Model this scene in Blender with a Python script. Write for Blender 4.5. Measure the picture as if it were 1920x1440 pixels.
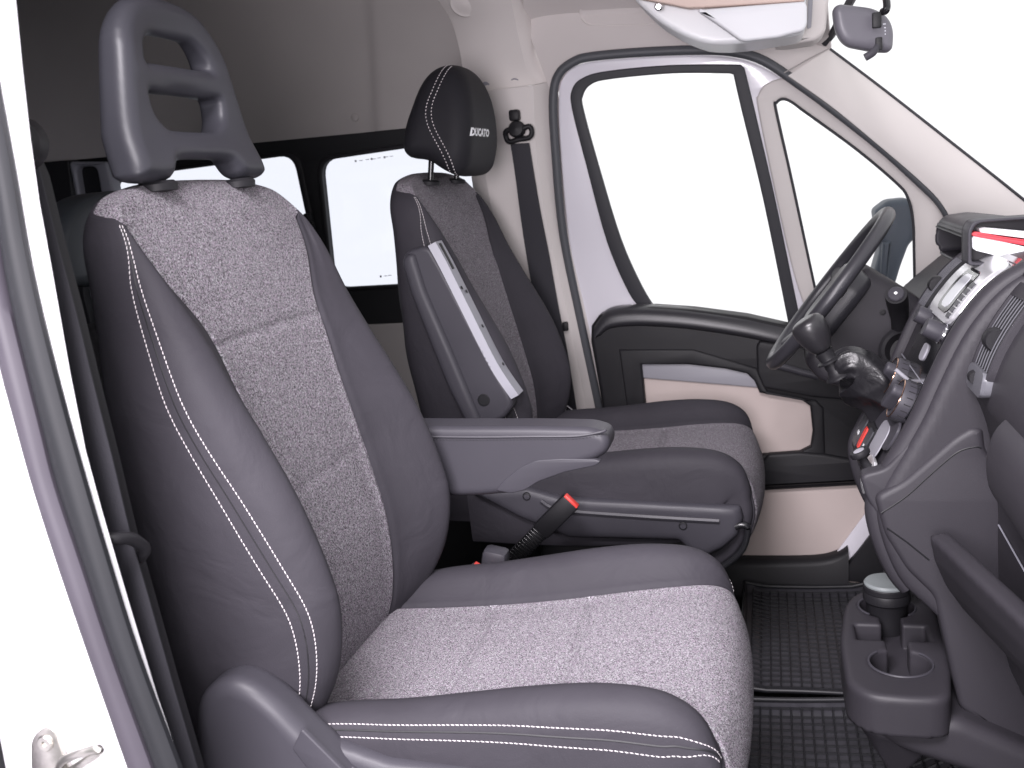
import bpy, bmesh, math, random
import numpy as np
from mathutils import Matrix, Vector
from mathutils.geometry import tessellate_polygon
random.seed(4); np.random.seed(4)
for o in list(bpy.data.objects): bpy.data.objects.remove(o)
scene = bpy.context.scene
COL = scene.collection
# ------------------------------------------------------------------ camera
CAM = np.array([0., -1.22, 1.10]); FPX = 1900.0
_c = np.array([960., 720.])
_Y = np.array([1435-960., 305-720., FPX]); _Y /= np.linalg.norm(_Y)
_r = math.radians(4.5); _h = np.array([math.cos(_r), -math.sin(_r), 0])
_Z = np.cross(_h, _Y); _Z /= np.linalg.norm(_Z)
if _Z[1] > 0: _Z = -_Z
_X = np.cross(_Y, _Z)
RW = np.array([_X, _Y, _Z])                       # camera (x right, y down, z fwd) -> world
cam = bpy.data.objects.new('camera', bpy.data.cameras.new('camera')); COL.objects.link(cam)
M3 = np.array([RW[:, 0], -RW[:, 1], -RW[:, 2]]).T
cam.matrix_world = Matrix.Translation(Vector(CAM)) @ Matrix(M3.tolist()).to_4x4()
cam.data.sensor_width = 36; cam.data.lens = 36*FPX/1920; cam.data.clip_start = .01; cam.data.clip_end = 200
cam.data.dof.use_dof = True; cam.data.dof.focus_distance = 1.55; cam.data.dof.aperture_fstop = 9.0
scene.camera = cam
# ------------------------------------------------------------------ light: white photo booth
world = bpy.data.worlds.new('World'); scene.world = world; world.use_nodes = True
bg = world.node_tree.nodes['Background']; bg.inputs['Color'].default_value = (.985, .98, 1, 1); bg.inputs['Strength'].default_value = .55
def area(name, loc, target, size, power, col=(1, 1, 1)):
    l = bpy.data.lights.new(name, 'AREA'); l.shape = 'RECTANGLE'; l.size = size[0]; l.size_y = size[1]; l.energy = power; l.color = col
    o = bpy.data.objects.new(name, l); COL.objects.link(o); o.location = loc
    o.rotation_euler = (Vector(target)-Vector(loc)).to_track_quat('-Z', 'Y').to_euler()
    return o
area('studio_softbox', (-.5, -1.35, 2.35), (-.25, .1, .4), (1.1, .7), 62, (1, .95, 1))
area('studio_fill', (-.2, -1.65, 1.1), (-.62, -.2, .75), (.6, .6), 20, (1, .94, 1))
scene.view_settings.view_transform = 'Standard'; scene.view_settings.look = 'None'
scene.view_settings.exposure = 1.1; scene.view_settings.gamma = 1
scene.cycles.max_bounces = 8; scene.cycles.diffuse_bounces = 5; scene.cycles.glossy_bounces = 3; scene.cycles.transparent_max_bounces = 12
scene.cycles.sample_clamp_indirect = 6; scene.cycles.caustics_reflective = False; scene.cycles.caustics_refractive = False
# ------------------------------------------------------------------ helpers
def ray(p): return RW @ np.array([p[0]-960., p[1]-720., FPX])
def onP(p, p0, n):
    d = ray(p); n = np.array(n, float)
    return CAM + d*(np.dot(np.array(p0)-CAM, n)/np.dot(d, n))
def onY(p, y): return onP(p, (0, y, 0), (0, 1, 0))
def onX(p, x): return onP(p, (x, 0, 0), (1, 0, 0))
def onZ(p, z): return onP(p, (0, 0, z), (0, 0, 1))
def cr(pts, n=6, closed=False):
    """Catmull-Rom through pts, n samples per span"""
    P = np.array(pts, float); m = len(P); out = []
    spans = m if closed else m-1
    for i in range(spans):
        if closed: a, b, c, d = P[(i-1) % m], P[i], P[(i+1) % m], P[(i+2) % m]
        else: a, b, c, d = P[max(i-1, 0)], P[i], P[i+1], P[min(i+2, m-1)]
        for k in range(n):
            t = k/n
            out.append(.5*((2*b)+(c-a)*t+(2*a-5*b+4*c-d)*t*t+(3*b-a-3*c+d)*t**3))
    if not closed: out.append(P[-1])
    return np.array(out)
def rpoly(pts, r, n=5):
    """closed polygon with rounded corners; r scalar or list"""
    P = np.array(pts, float); m = len(P); out = []
    for i in range(m):
        ri = r[i] if isinstance(r, (list, tuple)) else r
        a, b, c = P[i-1], P[i], P[(i+1) % m]
        u = a-b; v = c-b; lu = np.linalg.norm(u); lv = np.linalg.norm(v)
        q = min(ri, lu*.48, lv*.48)
        if q < 1e-6: out.append(b); continue
        p1 = b+u/lu*q; p2 = b+v/lv*q
        for k in range(n+1):
            t = k/n; out.append((1-t)**2*p1+2*t*(1-t)*b+t*t*p2)
    return np.array(out)
def link(o): COL.objects.link(o); return o
def mk(name, verts, faces, mat, parent=None, smooth=True, flat=None, angle=None):
    verts = np.array(verts, float)
    off = np.zeros(3)
    if parent is not None: off = np.array(parent['org'])
    else:
        off = np.array([(verts[:, 0].min()+verts[:, 0].max())/2, (verts[:, 1].min()+verts[:, 1].max())/2, verts[:, 2].min()])
    me = bpy.data.meshes.new(name)
    me.from_pydata([tuple(v) for v in verts-off], [], [tuple(int(i) for i in f) for f in faces])
    me.update(); me.validate()
    if smooth:
        me.polygons.foreach_set('use_smooth', [True]*len(me.polygons))
        if angle: me.set_sharp_from_angle(angle=math.radians(angle))
    o = bpy.data.objects.new(name, me); link(o)
    if mat is not None: me.materials.append(mat)
    if parent is not None:
        root = parent; o.parent = parent['obj'] if isinstance(parent, dict) else parent
    else: o.location = off
    return o
class T(dict):
    pass
def thing(name, label, cat, loc, group=None):
    o = bpy.data.objects.new(name, None); link(o); o.empty_display_size = .05
    o.location = loc; o['label'] = label; o['category'] = cat
    if group: o['group'] = group
    return T(obj=o, org=tuple(loc))
def sub(parent, o):
    """parent handle for pieces of mesh o; never deeper than thing > part > sub-part"""
    if o.parent and o.parent.parent: o = o.parent
    return T(obj=o, org=parent['org'] if o.parent else tuple(o.location))
def tag(o, label=None, cat=None, group=None, kind=None):
    if label: o['label'] = label
    if cat: o['category'] = cat
    if group: o['group'] = group
    if kind: o['kind'] = kind
    return o
def fixn(o):
    bm = bmesh.new(); bm.from_mesh(o.data); bmesh.ops.recalc_face_normals(bm, faces=bm.faces); bm.to_mesh(o.data); bm.free(); return o
def gridm(name, G, mat, parent=None, closed_u=False, closed_v=False, cap=False, **k):
    """G[i][j] grid of points"""
    G = np.array(G); a, b = G.shape[:2]; F = []
    for i in range(a if closed_u else a-1):
        for j in range(b if closed_v else b-1):
            i2 = (i+1) % a; j2 = (j+1) % b
            F.append((i*b+j, i2*b+j, i2*b+j2, i*b+j2))
    if cap:
        F.append([j for j in range(b)][::-1]); F.append([(a-1)*b+j for j in range(b)])
    o = mk(name, G.reshape(-1, 3), F, mat, parent, **k)
    return fixn(o)
def tube(name, pts, r, mat, parent=None, n=10, closed=False, ry=None, upv=(0, 0, 1), cap=True):
    """tube along pts; r radius (scalar/list) sideways, ry radius along upv"""
    P = np.array(pts, float); m = len(P); G = []
    up = np.array(upv, float)
    for i in range(m):
        if closed: t = P[(i+1) % m]-P[i-1]
        else: t = P[min(i+1, m-1)]-P[max(i-1, 0)]
        t = t/(np.linalg.norm(t)+1e-12)
        s = np.cross(t, up)
        if np.linalg.norm(s) < 1e-4: s = np.cross(t, (1, .3, 0))
        s /= np.linalg.norm(s); w = np.cross(s, t)
        ri = r[i] if hasattr(r, '__len__') else r
        rj = (ry[i] if hasattr(ry, '__len__') else ry) if ry is not None else ri
        G.append([P[i]+s*ri*math.cos(2*math.pi*k/n)+w*rj*math.sin(2*math.pi*k/n) for k in range(n)])
    return gridm(name, G, mat, parent, closed_u=closed, closed_v=True, cap=cap and not closed, angle=50)
def strip(name, A, B, th, mat, parent=None, nrm=None, bow=0, nb=6):
    """ruled sheet between polylines A and B (same count) with thickness th (offset along -normal) and bow"""
    A = np.array(A); B = np.array(B); G = []; H = []
    for i in range(len(A)):
        ta = A[min(i+1, len(A)-1)]-A[max(i-1, 0)]; nn = np.cross(ta, B[i]-A[i]); nn /= np.linalg.norm(nn)+1e-12
        if nrm is not None and np.dot(nn, nrm) < 0: nn = -nn
        row = [A[i]+(B[i]-A[i])*k/nb+nn*bow*4*(k/nb)*(1-k/nb) for k in range(nb+1)]
        G.append(row+[q-nn*th for q in row[::-1]])
    return gridm(name, G, mat, parent, closed_v=True, cap=True, angle=40)
def plate(name, outer, holes, p0, ex, ey, depth, mat, parent=None, r=.003, seg=3, back=True):
    """rounded-edge plate. outer/holes: 2-D loops in (ex,ey) about p0; front at p0 plane, normal ex x ey, thickness depth behind."""
    p0 = np.array(p0, float); ex = np.array(ex, float); ey = np.array(ey, float); n = np.cross(ex, ey)
    loops = []
    for k, L in enumerate([outer]+list(holes or [])):
        L = np.array(L, float)
        a = .5*np.sum(L[:, 0]*np.roll(L[:, 1], -1)-np.roll(L[:, 0], -1)*L[:, 1])
        if (a < 0) == (k == 0): L = L[::-1]
        loops.append(L)
    V = []; F = []; capl = []; capi = []; backi = []
    for L in loops:
        m = len(L)
        e = np.roll(L, -1, 0)-L; e /= np.linalg.norm(e, axis=1)[:, None]+1e-12
        en = np.stack([-e[:, 1], e[:, 0]], 1)          # inward normal (material is to the left)
        vn = en+np.roll(en, 1, 0); vn /= np.maximum(np.linalg.norm(vn, axis=1), 1e-6)[:, None]
        cs = np.clip(np.sum(vn*en, 1), .5, 1); vn = vn/cs[:, None]
        rings = [(0, depth)]+[(r*(1-math.cos(t*math.pi/2/seg)), r*(1-math.sin(t*math.pi/2/seg))) for t in range(0, seg+1)]
        base = len(V)
        for off, dz in rings:
            q = L+vn*off
            for u, v in q: V.append(p0+ex*u+ey*v-n*dz)
        for a in range(len(rings)-1):
            for j in range(m):
                j2 = (j+1) % m; F.append((base+a*m+j, base+a*m+j2, base+(a+1)*m+j2, base+(a+1)*m+j))
        q = L+vn*r
        capl.append([Vector((u, v, 0)) for u, v in q]); capi += [base+(len(rings)-1)*m+j for j in range(m)]; backi += [base+j for j in range(m)]
    nring = len(F)
    tri = tessellate_polygon(capl)
    for t in tri: F.append(tuple(capi[i] for i in t))
    if back:
        for t in tri: F.append(tuple(backi[i] for i in t[::-1]))
    o = mk(name, V, F, mat, parent)
    fixn(o)
    o.data.set_sharp_from_angle(angle=math.radians(38))
    return o
def plateY(name, px, y, depth, mat, parent=None, holes=(), r=.003, rc=0, hrc=0, smooth=False, seg=3, tilt=0.):
    """plate traced in the plane Y=y (optionally tilted: y falls by tilt per metre of z above z=.78)"""
    n = np.array((0, 1, tilt)); p0 = np.array((0, y, .78)); n = n/np.linalg.norm(n)
    ex = np.array((1., 0, 0)); ey = np.cross(-n, ex)
    def cv(L, rr):
        q = [onP(p, p0, n)-p0 for p in L]; q = [(w@ex, w@ey) for w in q]
        if smooth: return cr(q, 5, True)
        return rpoly(q, rr) if (rr if not hasattr(rr, '__len__') else True) else np.array(q)
    return plate(name, cv(px, rc), [cv(h, hrc) for h in holes], p0, ex, ey, depth, mat, parent, r, seg)
# signed distance modelling
def psd(u, v, poly):
    poly = np.array(poly); d = None; inside = None
    m = len(poly)
    for i in range(m):
        a = poly[i]; b = poly[(i+1) % m]; e = b-a; wx = u-a[0]; wy = v-a[1]
        t = np.clip((wx*e[0]+wy*e[1])/(e@e+1e-18), 0, 1); dd = (wx-e[0]*t)**2+(wy-e[1]*t)**2
        d = dd if d is None else np.minimum(d, dd)
        if abs(e[1]) > 1e-12:
            c = ((a[1] <= v) != (b[1] <= v)) & (u < a[0]+(v-a[1])/e[1]*e[0])
            inside = c if inside is None else inside ^ c
    return np.where(inside, -1, 1)*np.sqrt(d)
def smax(a, b, k):
    h = np.clip(.5-.5*(b-a)/k, 0, 1); return b*(1-h)+a*h+k*h*(1-h)
def smin(a, b, k): return -smax(-a, -b, k)
def rext(d2, w, r):
    """round-edged extrusion from 2-D distance d2 and slab distance w"""
    a = d2+r; b = w+r
    return np.minimum(np.maximum(a, b), 0)+np.sqrt(np.maximum(a, 0)**2+np.maximum(b, 0)**2)-r
def sdfmesh(name, fn, lo, hi, h, mat, parent=None, frame=None):
    lo = np.array(lo, float); hi = np.array(hi, float); n = np.ceil((hi-lo)/h).astype(int)+1
    ax = [lo[i]+h*np.arange(n[i]) for i in range(3)]
    V = np.broadcast_to(fn(ax[0][:, None, None], ax[1][None, :, None], ax[2][None, None, :]), tuple(n)).astype(float)
    S = V < 0
    c = np.zeros(tuple(n-1)); acc = np.zeros(tuple(n-1)+(3,)); cnt = np.zeros(tuple(n-1))
    def cn(A, o): return A[o[0]:A.shape[0]-1+o[0], o[1]:A.shape[1]-1+o[1], o[2]:A.shape[2]-1+o[2]]
    for a in [(i, j, k) for i in (0, 1) for j in (0, 1) for k in (0, 1)]:
        for d in range(3):
            if a[d]: continue
            b = list(a); b[d] = 1
            va, vb = cn(V, a), cn(V, b); x = cn(S, a) != cn(S, b)
            t = np.where(x, va/np.where(x, va-vb, 1), 0)
            for q in range(3): acc[..., q] += np.where(x, a[q]+(t if q == d else 0), 0)
            cnt += x
    act = cnt > 0; idx = -np.ones(tuple(n-1), int); idx[act] = np.arange(act.sum())
    P = np.argwhere(act)+acc[act]/cnt[act][:, None]; P = lo+P*h
    F = []
    for d in range(3):
        e1, e2 = (d+1) % 3, (d+2) % 3
        sl0 = [slice(None)]*3; sl1 = [slice(None)]*3; sl0[d] = slice(0, -1); sl1[d] = slice(1, None)
        x = np.argwhere(S[tuple(sl0)] != S[tuple(sl1)])
        x = x[(x[:, e1] > 0) & (x[:, e2] > 0) & (x[:, e1] < n[e1]-1) & (x[:, e2] < n[e2]-1)]
        q = []
        for o1, o2 in ((-1, -1), (0, -1), (0, 0), (-1, 0)):
            y = x.copy(); y[:, e1] += o1; y[:, e2] += o2; q.append(idx[y[:, 0], y[:, 1], y[:, 2]])
        q = np.stack(q, 1); s = S[x[:, 0], x[:, 1], x[:, 2]]
        q[~s] = q[~s][:, ::-1]; F.append(q)
    F = np.concatenate(F); F = F[(F >= 0).all(1)]
    for it in range(3):
        f0 = fn(P[:, 0], P[:, 1], P[:, 2]); e = h*.3; g = np.stack([(fn(P[:, 0]+e*(q == 0), P[:, 1]+e*(q == 1), P[:, 2]+e*(q == 2))-f0)/e for q in range(3)], 1)
        gl = np.maximum((g*g).sum(1), .2); P = P-np.clip(f0/gl, -h*.5, h*.5)[:, None]*g*.8
    if frame is not None:
        o0, fx, fy, fz = [np.array(q, float) for q in frame]
        P = o0+P[:, :1]*fx+P[:, 1:2]*fy+P[:, 2:]*fz
    return fixn(mk(name, P, F, mat, parent))
def lathe(name, prof, p0, axis, mat, parent=None, n=28, angle=35):
    """prof [(r,h)] revolved about axis from p0"""
    ax = np.array(axis, float); ax /= np.linalg.norm(ax); s = np.cross(ax, (0, 0, 1))
    if np.linalg.norm(s) < .1: s = np.cross(ax, (1, 0, 0))
    s /= np.linalg.norm(s); w = np.cross(ax, s); p0 = np.array(p0, float)
    G = [[p0+ax*h+(s*math.cos(2*math.pi*k/n)+w*math.sin(2*math.pi*k/n))*max(r, 1e-5) for k in range(n)] for r, h in prof]
    return gridm(name, G, mat, parent, closed_v=True, cap=True, angle=angle)
def box(name, lo, hi, mat, parent=None, r=.003, frame=None):
    """bevelled box; frame=(o,ex,ey,ez) optional"""
    lo = np.array(lo, float); hi = np.array(hi, float); bm = bmesh.new(); bmesh.ops.create_cube(bm, size=1)
    for v in bm.verts: v.co = Vector(((lo+hi)/2+np.array(v.co)*(hi-lo)))
    if r: bmesh.ops.bevel(bm, geom=bm.edges[:], offset=r, segments=2, profile=.5, affect='EDGES', clamp_overlap=True)
    V = np.array([v.co[:] for v in bm.verts]); bm.verts.index_update(); F = [[v.index for v in f.verts] for f in bm.faces]; bm.free()
    if frame is not None:
        o0, fx, fy, fz = [np.array(q, float) for q in frame]; V = o0+V[:, :1]*fx+V[:, 1:2]*fy+V[:, 2:]*fz
    o = mk(name, V, F, mat, parent, angle=35); return fixn(o)
def stitches(name, P, N, mat, parent, ln=.0050, gap=.0005, r=.00042, lift=.0006, twist=.12):
    """row of raised thread stitches along polyline P with surface normals N"""
    P = np.array(P); N = np.array(N); d = np.r_[0, np.cumsum(np.linalg.norm(np.diff(P, axis=0), axis=1))]
    V = []; F = []; s = 0
    def at(x): return np.array([np.interp(x, d, P[:, q]) for q in range(3)]), np.array([np.interp(x, d, N[:, q]) for q in range(3)])
    while s+ln < d[-1]:
        a, na = at(s); b, nb = at(s+ln); t = b-a; t /= np.linalg.norm(t)+1e-9; nn = na/(np.linalg.norm(na)+1e-9); sd = np.cross(t, nn)
        m = (a+b)/2+nn*lift; a = a-sd*twist*ln*.5; b = b+sd*twist*ln*.5; i = len(V)
        V += [a, m*.6+a*.4+sd*r, m*.6+a*.4+nn*r*1.3, m*.6+a*.4-sd*r, m*.6+b*.4+sd*r, m*.6+b*.4+nn*r*1.3, m*.6+b*.4-sd*r, b]
        F += [(i, i+2, i+1), (i, i+3, i+2), (i+1, i+2, i+5, i+4), (i+2, i+3, i+6, i+5), (i+4, i+5, i+7), (i+5, i+6, i+7)]
        s += ln+gap
    o = mk(name, V, F, mat, parent); o['kind'] = 'stuff'; return o
# ------------------------------------------------------------------ materials
def s2l(c): return tuple((x/255/12.92 if x/255 <= .04045 else ((x/255+.055)/1.055)**2.4) for x in c)
def mat(name, col, rough=.5, spec=.5, metal=0, bump=None, bump2=None, var=None, sheen=0, coat=0, emit=None, trans=None):
    m = bpy.data.materials.new(name); m.use_nodes = True; nt = m.node_tree; b = nt.nodes['Principled BSDF']
    b.inputs['Base Color'].default_value = (*col, 1); b.inputs['Roughness'].default_value = rough
    b.inputs['Specular IOR Level'].default_value = spec; b.inputs['Metallic'].default_value = metal
    if sheen: b.inputs['Sheen Weight'].default_value = sheen; b.inputs['Sheen Roughness'].default_value = .5
    if coat: b.inputs['Coat Weight'].default_value = coat; b.inputs['Coat Roughness'].default_value = .08
    tc = nt.nodes.new('ShaderNodeTexCoord')
    if bump:
        sc, st = bump; nz = nt.nodes.new('ShaderNodeTexNoise'); nz.inputs['Scale'].default_value = sc; nz.inputs['Detail'].default_value = 2
        nt.links.new(tc.outputs['Object'], nz.inputs['Vector'])
        bp = nt.nodes.new('ShaderNodeBump'); bp.inputs['Strength'].default_value = st; bp.inputs['Distance'].default_value = .6/sc
        nt.links.new(nz.outputs['Fac'], bp.inputs['Height']); nt.links.new(bp.outputs['Normal'], b.inputs['Normal'])
        if bump2:
            n2 = nt.nodes.new('ShaderNodeTexNoise'); n2.inputs['Scale'].default_value = bump2[0]; n2.inputs['Detail'].default_value = 3; n2.inputs['Distortion'].default_value = .8
            nt.links.new(tc.outputs['Object'], n2.inputs['Vector']); b2 = nt.nodes.new('ShaderNodeBump'); b2.inputs['Strength'].default_value = bump2[1]; b2.inputs['Distance'].default_value = .012
            nt.links.new(n2.outputs['Fac'], b2.inputs['Height']); nt.links.new(b2.outputs['Normal'], bp.inputs['Normal'])
    if var:
        sc, amt = var; nz = nt.nodes.new('ShaderNodeTexNoise'); nz.inputs['Scale'].default_value = sc; nz.inputs['Detail'].default_value = 4
        nt.links.new(tc.outputs['Object'], nz.inputs['Vector'])
        mr = nt.nodes.new('ShaderNodeMapRange'); mr.inputs['From Min'].default_value = .3; mr.inputs['From Max'].default_value = .7
        mr.inputs['To Min'].default_value = 1-amt; mr.inputs['To Max'].default_value = 1+amt
        nt.links.new(nz.outputs['Fac'], mr.inputs['Value'])
        mx = nt.nodes.new('ShaderNodeMix'); mx.data_type = 'RGBA'; mx.blend_type = 'MULTIPLY'; mx.inputs['Factor'].default_value = 1
        mx.inputs['A'].default_value = (*col, 1); cb = nt.nodes.new('ShaderNodeCombineColor')
        for q in range(3): nt.links.new(mr.outputs['Result'], cb.inputs[q])
        nt.links.new(cb.outputs[0], mx.inputs['B']); nt.links.new(mx.outputs['Result'], b.inputs['Base Color'])
        rr = nt.nodes.new('ShaderNodeMapRange'); rr.inputs['To Min'].default_value = max(rough-.08, .02); rr.inputs['To Max'].default_value = rough+.08
        nt.links.new(nz.outputs['Fac'], rr.inputs['Value']); nt.links.new(rr.outputs['Result'], b.inputs['Roughness'])
    return m
def glass_mat(name, tint=(1, 1, 1), refl=.06):
    m = bpy.data.materials.new(name); m.use_nodes = True; nt = m.node_tree; nt.nodes.remove(nt.nodes['Principled BSDF'])
    out = nt.nodes['Material Output']; t = nt.nodes.new('ShaderNodeBsdfTransparent'); t.inputs[0].default_value = (*tint, 1)
    g = nt.nodes.new('ShaderNodeBsdfGlossy'); g.inputs['Roughness'].default_value = .02
    fr = nt.nodes.new('ShaderNodeValue'); fr.outputs[0].default_value = refl
    mx = nt.nodes.new('ShaderNodeMixShader'); nt.links.new(fr.outputs[0], mx.inputs[0]); nt.links.new(t.outputs[0], mx.inputs[1]); nt.links.new(g.outputs[0], mx.inputs[2])
    nt.links.new(mx.outputs[0], out.inputs[0]); return m
def fabric_mat(name, dark, light, pink, scale=800, bias=.5):
    """salt-and-pepper bouclé weave"""
    m = mat(name, dark, .9, .2); nt = m.node_tree; b = nt.nodes['Principled BSDF']
    tc = nt.nodes.new('ShaderNodeTexCoord'); mp = nt.nodes.new('ShaderNodeMapping'); mp.inputs['Scale'].default_value = (1, 1, .62); mp.inputs['Rotation'].default_value = (.35, .5, .3)
    nt.links.new(tc.outputs['Object'], mp.inputs['Vector'])
    n1 = nt.nodes.new('ShaderNodeTexNoise'); n1.inputs['Scale'].default_value = scale; n1.inputs['Detail'].default_value = 1.5; n1.inputs['Distortion'].default_value = 1.2
    nt.links.new(mp.outputs[0], n1.inputs['Vector'])
    rp = nt.nodes.new('ShaderNodeValToRGB'); e = rp.color_ramp.elements; e[0].position = bias-.09; e[0].color = (*dark, 1); e[1].position = bias+.12; e[1].color = (*light, 1)
    nt.links.new(n1.outputs['Fac'], rp.inputs[0])
    n2 = nt.nodes.new('ShaderNodeTexNoise'); n2.inputs['Scale'].default_value = scale*.33; n2.inputs['Detail'].default_value = 3
    nt.links.new(tc.outputs['Object'], n2.inputs['Vector'])
    mx = nt.nodes.new('ShaderNodeMix'); mx.data_type = 'RGBA'; mx.blend_type = 'MULTIPLY'; mx.inputs['B'].default_value = (*pink, 1)
    r2 = nt.nodes.new('ShaderNodeMapRange'); r2.inputs['From Min'].default_value = .42; r2.inputs['From Max'].default_value = .6
    nt.links.new(n2.outputs['Fac'], r2.inputs['Value']); nt.links.new(r2.outputs['Result'], mx.inputs['Factor'])
    nt.links.new(rp.outputs[0], mx.inputs['A']); nt.links.new(mx.outputs['Result'], b.inputs['Base Color'])
    bp = nt.nodes.new('ShaderNodeBump'); bp.inputs['Strength'].default_value = .5; bp.inputs['Distance'].default_value = .0012
    nt.links.new(n1.outputs['Fac'], bp.inputs['Height']); nt.links.new(bp.outputs['Normal'], b.inputs['Normal'])
    return m
M = {}
M['neo'] = mat('charcoal_neoprene', (.034, .0316, .0385), .62, .16, bump=(900, .35), bump2=(13, .28), var=(7, .10))
M['neo2'] = mat('black_neoprene', (.017, .0165, .020), .6, .16, bump=(1400, .12))
M['wthread'] = mat('white_embroidery', (.85, .85, .88), .6)
M['fab'] = fabric_mat('heather_grey_weave', (.034, .033, .036), (.40, .387, .414), (.88, .78, .87))
M['thread'] = mat('white_thread', (.74, .69, .71), .6)
M['threadk'] = mat('black_thread', (.01, .01, .012), .6)
M['pu'] = mat('grey_moulded_foam', (.036, .036, .044), .42, .32, bump=(900, .10), var=(9, .05))
M['gplast'] = mat('grey_grained_plastic', (.043, .041, .050), .45, .28, bump=(1100, .15), var=(8, .04))
M['lplast'] = mat('light_grey_plastic', (.26, .26, .30), .4, .5, bump=(900, .06))
M['bplast'] = mat('black_grained_plastic', (.014, .0135, .016), .5, .28, bump=(1000, .2), var=(8, .06))
M['dash'] = mat('dash_grained_plastic', (.030, .0278, .0335), .5, .3, bump=(850, .28), var=(5, .05))
M['gloss'] = mat('gloss_black_plastic', (.008, .008, .010), .10, .5, coat=.4)
M['chrome'] = mat('satin_chrome', (.80, .80, .83), .16, metal=1)
M['steel'] = mat('zinc_steel', (.55, .53, .50), .32, metal=1, var=(60, .2))
M['rubber'] = mat('black_rubber', (.030, .030, .036), .55, .4, bump=(500, .1))
M['rubberg'] = mat('grey_rubber_seal', (.012, .0125, .015), .55, .25, var=(12, .08))
M['leather'] = mat('black_leatherette', (.016, .0155, .018), .42, .4, bump=(420, .25))
M['white'] = mat('white_body_paint', (.76, .74, .80), .28, .5, coat=.3)
M['beige'] = mat('beige_trim_plastic', (.64, .60, .585), .55, .4, bump=(700, .15), var=(4, .03))
M['taupe'] = mat('taupe_headliner', (.35, .328, .322), .9, .15, bump=(700, .3), var=(3, .05))
M['card'] = mat('beige_door_fabric', (.56, .48, .455), .85, .2, bump=(800, .3), var=(6, .04))
M['black'] = mat('matt_black_metal', (.012, .012, .014), .5, .3)
M['blackg'] = mat('satin_black_steel', (.012, .012, .014), .22, .5)
M['web'] = mat('charcoal_webbing', (.032, .031, .038), .7, .3, bump=(600, .25))
M['red'] = mat('red_plastic', (.72, .055, .045), .4, .5)
M['wplast'] = mat('white_plastic', (.82, .83, .85), .35, .5)
M['glass'] = glass_mat('clear_glass', (1, 1, 1), .012)
M['tint'] = glass_mat('tinted_glass', (.90, .915, .95), .02)
M['carpet'] = mat('dark_carpet', (.022, .021, .023), .95, .1, bump=(500, .8), var=(60, .3))
M['gfloor'] = mat('studio_floor_grey', (.45, .44, .45), .5, .4)
M['blackw'] = mat('black_window_surround', (.010, .010, .012), .6, .3, var=(6, .1))
M['gplast2'] = mat('mid_grey_plastic', (.22, .22, .25), .5)
M['slate'] = mat('slate_vinyl', (.052, .058, .066), .45, .4, bump=(600, .1))
M['etch'] = mat('etched_ink', (.55, .56, .60), .6)
M['beige2'] = mat('beige_headliner', (.60, .56, .55), .9, .2, bump=(900, .3), var=(3, .04))
M['lplast2'] = mat('silver_grey_trim', (.30, .295, .33), .42, .5)
M['mirrorp'] = mat('slate_blue_plastic', (.060, .075, .095), .5, .4)
M['whiteb'] = mat('white_pillar_paint', (.86, .85, .88), .25, .5, coat=.3)
M['rubberl'] = mat('mauve_grey_rubber', (.046, .041, .052), .5, .3, var=(10, .08))
M['skin'] = mat('lens_grey', (.4, .4, .42), .3)
M['chromeg'] = mat('polished_silver_plastic', (.82, .82, .85), .22, metal=.55)
M['disp'] = mat('display_window', (.55, .56, .60), .08, .5)
M['dbtn'] = mat('dark_button', (.05, .05, .058), .35, .5)
M['copper'] = mat('copper_ring', (.75, .48, .36), .25, metal=1)
M['lplast3'] = mat('pale_grey_trim', (.11, .11, .125), .4, .5)
M['lplast4'] = mat('grey_green_lid', (.20, .22, .225), .45, .5)
M['wheelp'] = mat('wheel_polyurethane', (.036, .035, .042), .36, .5, bump=(900, .12))
M['knobp'] = mat('gear_knob_plastic', (.022, .021, .024), .30, .5, bump=(700, .1))
M['paper'] = mat('white_paper', (.80, .81, .84), .6)
M['redp'] = mat('red_card', (.70, .05, .07), .5)
M['mirg'] = mat('warm_grey_plastic', (.13, .125, .145), .42, .5, bump=(900, .1))
M['visor'] = mat('pale_visor_vinyl', (.78, .79, .82), .45, .4)
M['peach'] = mat('peach_trim', (.66, .52, .46), .6)
M['matr'] = mat('mat_rubber_glare', (.036, .035, .042), .32, .5, var=(25, .25))  # paler than the ribs: reflected light on the cells put into the colour
M['matk'] = mat('mat_rib_rubber', (.014, .014, .017), .45, .4)
M['rail'] = mat('soft_touch_rail', (.030, .029, .034), .34, .5, bump=(900, .15))
M['strip'] = mat('grey_weatherstrip', (.075, .078, .088), .5, .4)
M['leather2'] = mat('crumpled_leatherette', (.014, .0135, .016), .30, .5, bump=(420, .2), bump2=(15, .45))
# ------------------------------------------------------------------ the van shell (setting)
def struct(o): o['kind'] = 'structure'; return o
TL = .143
def onD(p, y=1.38, t=TL): return onP(p, (0, y, .78), (0, 1, t))
struct(mk('ground', [(-9, -9, -.55), (9, -9, -.55), (9, 9, -.55), (-9, 9, -.55)], [(0, 1, 2, 3)], M['gfloor']))
struct(box('floor', (-3.4, -.50, -.04), (.62, 1.46, .0), M['carpet'], r=.003))
struct(box('bulkhead', (.62, -.50, -.04), (.66, 1.46, .80), M['bplast'], r=.004))
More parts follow.
